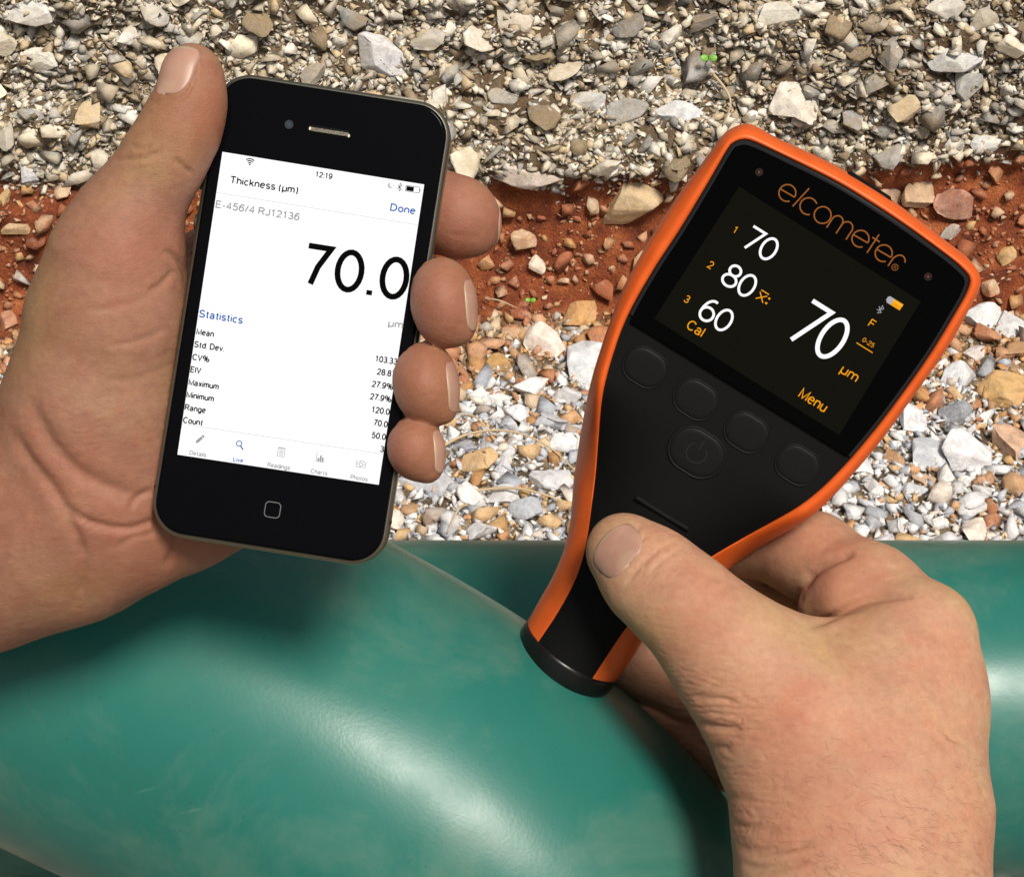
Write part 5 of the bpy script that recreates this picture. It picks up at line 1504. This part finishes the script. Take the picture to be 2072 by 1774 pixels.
cre = [
 ([(900, 362), (930, 380), (952, 410)], 0.15, 5), ([(905, 470), (940, 480), (975, 478)], 0.15, 6),
 ([(374, 92), (390, 110), (393, 150), (382, 186), (362, 202), (338, 210)], 0.5, 4), ([(232, 326), (262, 322), (300, 318), (330, 300)], 0.55, 5), ([(262, 292), (285, 300), (306, 296)], 0.45, 4),
 ([(352, 318), (372, 340), (392, 352)], 0.6, 5), ([(300, 205), (330, 210), (352, 196)], 0.25, 6),
 ([(330, 505), (352, 518), (372, 545), (382, 590)], 0.8, 6), ([(300, 590), (330, 572), (352, 545)], 0.5, 6),
 ([(62, 800), (78, 850), (110, 905), (160, 955), (230, 990), (310, 1010)], 1.0, 16), 
 ([(20, 860), (60, 930), (110, 990), (145, 1060), (170, 1130)], 0.9, 12),
 ([(130, 1020), (180, 1055), (250, 1070), (300, 1058), (340, 1040)], 0.8, 8),
 ([(262, 1030), (280, 1005), (312, 990)], 0.6, 6), ([(165, 1090), (168, 1150), (162, 1210)], 0.5, 10),
 ([(236, 1110), (262, 1090), (300, 1080), (352, 1060)], 0.4, 7), ([(330, 1150), (352, 1110), (358, 1070)], 0.5, 8),
 ([(160, 640), (230, 620), (300, 600), (350, 560)], 0.22, 8), ([(210, 700), (280, 690), (345, 660)], 0.22, 6), ([(200, 770), (280, 765), (350, 735)], 0.20, 6)]
wr = [(110, 1060, 130, 110, -38, 0.16, 15, 2), (60, 1180, 110, 110, -50, 0.10, 15, 4), (230, 830, 140, 90, -8, 0.12, 14, 6), (285, 690, 90, 110, -12, 0.10, 12, 7), (330, 240, 45, 60, 12, 0.08, 9, 8), (290, 330, 60, 45, -20, 0.16, 10, 9)]
reds = [(FI[4][0], 13, 0.75), (FM[4][0], 12, 0.85), (FR[4][0], 12, 0.85), (FP[4][0], 10, 0.8), (LT[1][0] + np.array([3, -4, 4]), 11, 0.6), (H(270, 540, .43), 16, 0.25), (H(330, 1120, .45), 22, 0.35)]
lo = (-350, -132, -590); hi = (20, 100, -400)
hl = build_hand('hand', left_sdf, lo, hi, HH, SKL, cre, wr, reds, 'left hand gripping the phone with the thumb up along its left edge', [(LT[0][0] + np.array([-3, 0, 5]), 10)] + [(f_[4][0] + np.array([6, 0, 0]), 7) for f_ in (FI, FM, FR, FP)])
c0, r_ = LT[0]
nl = nail(left_sdf, hl, c0 + np.array([-3.2, -0.2, 6.0]), (-0.60, 0.02, 0.80), (0.06, 1, 0.0), 10.5, 12.5, 2.6, 0.2, 0.0, 0.0)
nl['label'] = 'thumb nail'
for f, nv in ((FM, (0.86, -0.02, 0.50)), (FR, (0.86, 0.0, 0.50)), (FP, (0.86, 0.02, 0.50))):
    c, r = f[4]
    nail(left_sdf, hl, c + np.array([r * 0.80, -0.8, 0.2]), nv, (-0.50, -0.12, 0.86), r * 1.75, r * 1.25, 2.6, 0.2, 0.0, 0.35)

c, r = FI[4]
nail(left_sdf, hl, c + np.array([r * 0.75, -2.0, -2.0]), (0.86, -0.30, -0.42), (0.25, -0.75, 0.4), r * 1.2, r * 1.0, 3.0, 0.25, 0.0, 0.3)

# ---------------- right hand, thumb on the gauge's leg, fingers wrapped behind it
RT = [H(1262, 1113, .518, 77), H(1318, 1167, .514, 93), H(1392, 1232, .508, 100), H(1478, 1322, .503, 122), H(1590, 1430, .503, 172)]
RM = [H(1570, 1410, .503, 140), H(1700, 1560, .500, 218), H(1738, 1700, .494, 236), H(1750, 1860, .486, 240), H(1765, 2100, .475, 252), H(1780, 2380, .462, 268), H(1830, 3150, .445, 320)]
RK = [H(1870, 1280, .512, 98), H(1835, 1420, .508, 140), H(1790, 1580, .500, 190)]
RF = [H(1700, 1395, .510, 128), H(1790, 1400, .510, 150)]
RI1 = [H(1870, 1278, .514, 97), H(1762, 1196, .528, 90), H(1644, 1126, .547, 84), H(1500, 1085, .566, 72), H(1360, 1060, .574, 66)]
RW = [H(1800, 1270, .518, 80), H(1716, 1214, .524, 62), H(1672, 1225, .530, 58)]
RM1 = [H(1840, 1330, .530, 92), H(1650, 1270, .562, 98), H(1470, 1220, .578, 92), H(1300, 1190, .582, 76)]
RR1 = [H(1790, 1400, .536, 92), H(1600, 1440, .570, 84), H(1420, 1375, .588, 88), H(1290, 1325, .592, 84)]
RP1 = [H(1740, 1480, .538, 90), H(1640, 1560, .566, 76), H(1475, 1510, .590, 84), H(1345, 1425, .598, 82)]
def gauge_box(P): return None
# the gauge as it stands in the camera frame, to flatten the skin where it presses on it
GMc = Matrix.Translation(camxyz(GU, GV, GD)) @ (Matrix.Rotation(GROLL, 3, 'Z') @ Matrix.Rotation(GTILT, 3, 'X')).to_4x4()
Gi = np.array(GMc.inverted()); Gi[:3, 3] *= 1000
def gauge_clip(P):
    q = P @ Gi[:3, :3].T.astype(np.float32) + Gi[:3, 3].astype(np.float32)
    y = q[:, 1] / 1000
    L_ = OR_[NT + NS + NB:]; R_2 = OR_[NT:NT + NS]
    l_ = np.interp(y, L_[:, 1], L_[:, 0]) * 1000; r_2 = np.interp(-y, -R_2[:, 1], R_2[:, 0]) * 1000
    hwid = np.maximum((r_2 - l_) / 2, 5); cx = (l_ + r_2) / 2
    t = np.clip((-0.026 - y) / 0.035, 0, 1); t = t * t * (3 - 2 * t)
    dleg = np.sqrt((q[:, 0] - cx) ** 2 + (q[:, 2] + hwid) ** 2) - hwid
    a = np.stack([np.abs(q[:, 0] - cx) - hwid + 6, np.abs(q[:, 2] + 16) - 16 + 6], 1)
    dbox = np.linalg.norm(np.maximum(a, 0), axis=1) + np.minimum(a.max(1), 0) - 6
    return dbox * (1 - t) + dleg * t
PBc = np.array([list(camxyz(*(lambda c: c)(c)) * 1000) for c in ctr])
def right_sdf(P):
    P = P.astype(np.float32)
    palm = chainsdf(P, RM, 8, 1.45)
    palm = smin(palm, chainsdf(P, RK, 10, 1.3), 14)
    palm = smin(palm, chainsdf(P, RF, 10, 1.6), 12)
    out = smin(palm, chainsdf(P, RT, 7, 1.08), 10)
    i1 = chainsdf(P, RI1, 6)
    out = smin(out, i1, 4)
    out = smin(out, chainsdf(P, RW, 5), 3)
    for f in (RM1, RR1, RP1):
        d = smin(palm, chainsdf(P, f, 6), 6)
        out = smin(out, d, 0.8)
    return np.maximum(out, -gauge_clip(P) + 0.1)
SKR = skin_mat('skin_right_hand', (0.37, 0.192, 0.122), (0.405, 0.230, 0.144), (0.425, 0.264, 0.158))
cre = [
 ([(1370, 1092), (1330, 1112), (1290, 1150), (1262, 1190)], 0.35, 5), ([(1385, 1102), (1345, 1130), (1312, 1160)], 0.25, 4), ([(1300, 1060), (1285, 1075), (1290, 1088)], 0.4, 4),
 ([(1398, 1452), (1425, 1466), (1460, 1472), (1500, 1474)], 1.1, 7), ([(1405, 1500), (1440, 1512), (1480, 1512)], 0.7, 6), ([(1400, 1412), (1440, 1412), (1490, 1420)], 0.5, 6),
 ([(1450, 1600), (1480, 1612), (1530, 1620)], 0.5, 7), ([(1465, 1655), (1510, 1672), (1580, 1676)], 0.6, 7), ([(1485, 1708), (1530, 1720), (1600, 1712), (1650, 1700)], 0.9, 8), ([(1500, 1750), (1560, 1756), (1640, 1738)], 0.8, 8),
 ([(1628, 1271), (1680, 1248), (1740, 1218), (1800, 1206), (1850, 1206)], 1.3, 8), ([(1640, 1150), (1625, 1185), (1616, 1225)], 0.4, 8),
 ([(1625, 1190), (1650, 1155), (1690, 1132), (1730, 1118)], 1.3, 8), ([(1830, 1150), (1790, 1150), (1760, 1140)], 0.3, 7),
 ([(1310, 1078), (1292, 1096), (1270, 1122), (1246, 1142), (1226, 1172)], 0.55, 4)]
wr = [(1455, 1440, 120, 110, 2, 0.42, 13, 12), (1400, 1330, 110, 80, 8, 0.20, 11, 13), (1500, 1640, 120, 130, 4, 0.34, 15, 14), (1620, 1560, 160, 200, 10, 0.14, 13, 15), (1330, 1150, 60, 40, -52, 0.30, 10, 16), (1760, 1480, 150, 160, 16, 0.07, 12, 17)]
reds = [(H(1420, 1270, .49), 14, 0.35), (H(1500, 1400, .48), 13, 0.3), (H(1640, 1500, .475), 20, 0.3), (H(1700, 1650, .47), 22, 0.35), (H(1700, 1200, .515), 14, 0.5), (RR1[2][0], 14, 0.9), (RM1[2][0], 14, 0.8), (H(1290, 1130, .51), 6, 0.3)]
lo = (12, -330, -620); hi = (152, 0, -385)
hr = build_hand('hand', right_sdf, lo, hi, HH, SKR, cre, wr, reds, 'right hand pinching the gauge leg with the thumb laid across its front', [(RT[0][0] + np.array([0, 0, 9]), 10)])
c0, r_ = RT[0]
nail(right_sdf, hr, c0 + np.array([-1.7, 0.2, 6.5]), (-0.24, 0.10, 0.96), (-0.74, 0.68, -0.1), 16.0, 11.5, 2.6, 0.22, 0.0, 0.0)
# sparse dark hairs on the back of the hand and wrist
HAIR = flat_mat('arm_hair', (0.035, 0.020, 0.012), 0.5, 0.3)
rh = np.random.default_rng(5)
nh = 380
cand = np.stack([rh.uniform(1560, 2000, nh), 1774 - np.abs(rh.normal(size=nh)) * 170 + 60], 1)
P0 = np.array([H(u, v, .44) for u, v in cand], np.float32)
D0 = P0 / np.linalg.norm(P0, axis=1)[:, None]
for _ in range(60): P0 = P0 + D0 * (np.clip(right_sdf(P0), -3, 3) * 0.9)[:, None]
ok = np.abs(right_sdf(P0)) < 0.3
P0 = P0[ok]; G0 = grad(right_sdf, P0)
V, F = [], []
for p, g in zip(P0, G0):
    t = np.array([0.75, -0.35 + 0.35 * rh.normal(), 0.0]) + 0.25 * rh.normal(size=3); t -= g * (t @ g); t /= np.linalg.norm(t)
    ln = rh.uniform(2.5, 6.5); w_ = 0.026; b = len(V)
    sd = np.cross(t, g)
    for k in range(5):
        s_ = k / 4
        q = p - g * 0.1 + t * ln * s_ + g * (0.9 * ln * 0.25 * math.sin(math.pi * s_ * 0.6)) + np.array([0, -1, 0]) * 0.22 * ln * s_ * s_
        for a in range(3):
            th = 2 * math.pi * a / 3
            V.append(q + (sd * math.cos(th) + g * math.sin(th)) * w_ * (1 - 0.8 * s_))
    for k in range(4):
        for a in range(3): F.append([b + k * 3 + a, b + k * 3 + (a + 1) % 3, b + k * 3 + 3 + (a + 1) % 3, b + k * 3 + 3 + a])
hairs = link('hair', mesh_np('hair', np.array(V) / 1000, F), HAIR, hr)
hairs['kind'] = 'stuff'
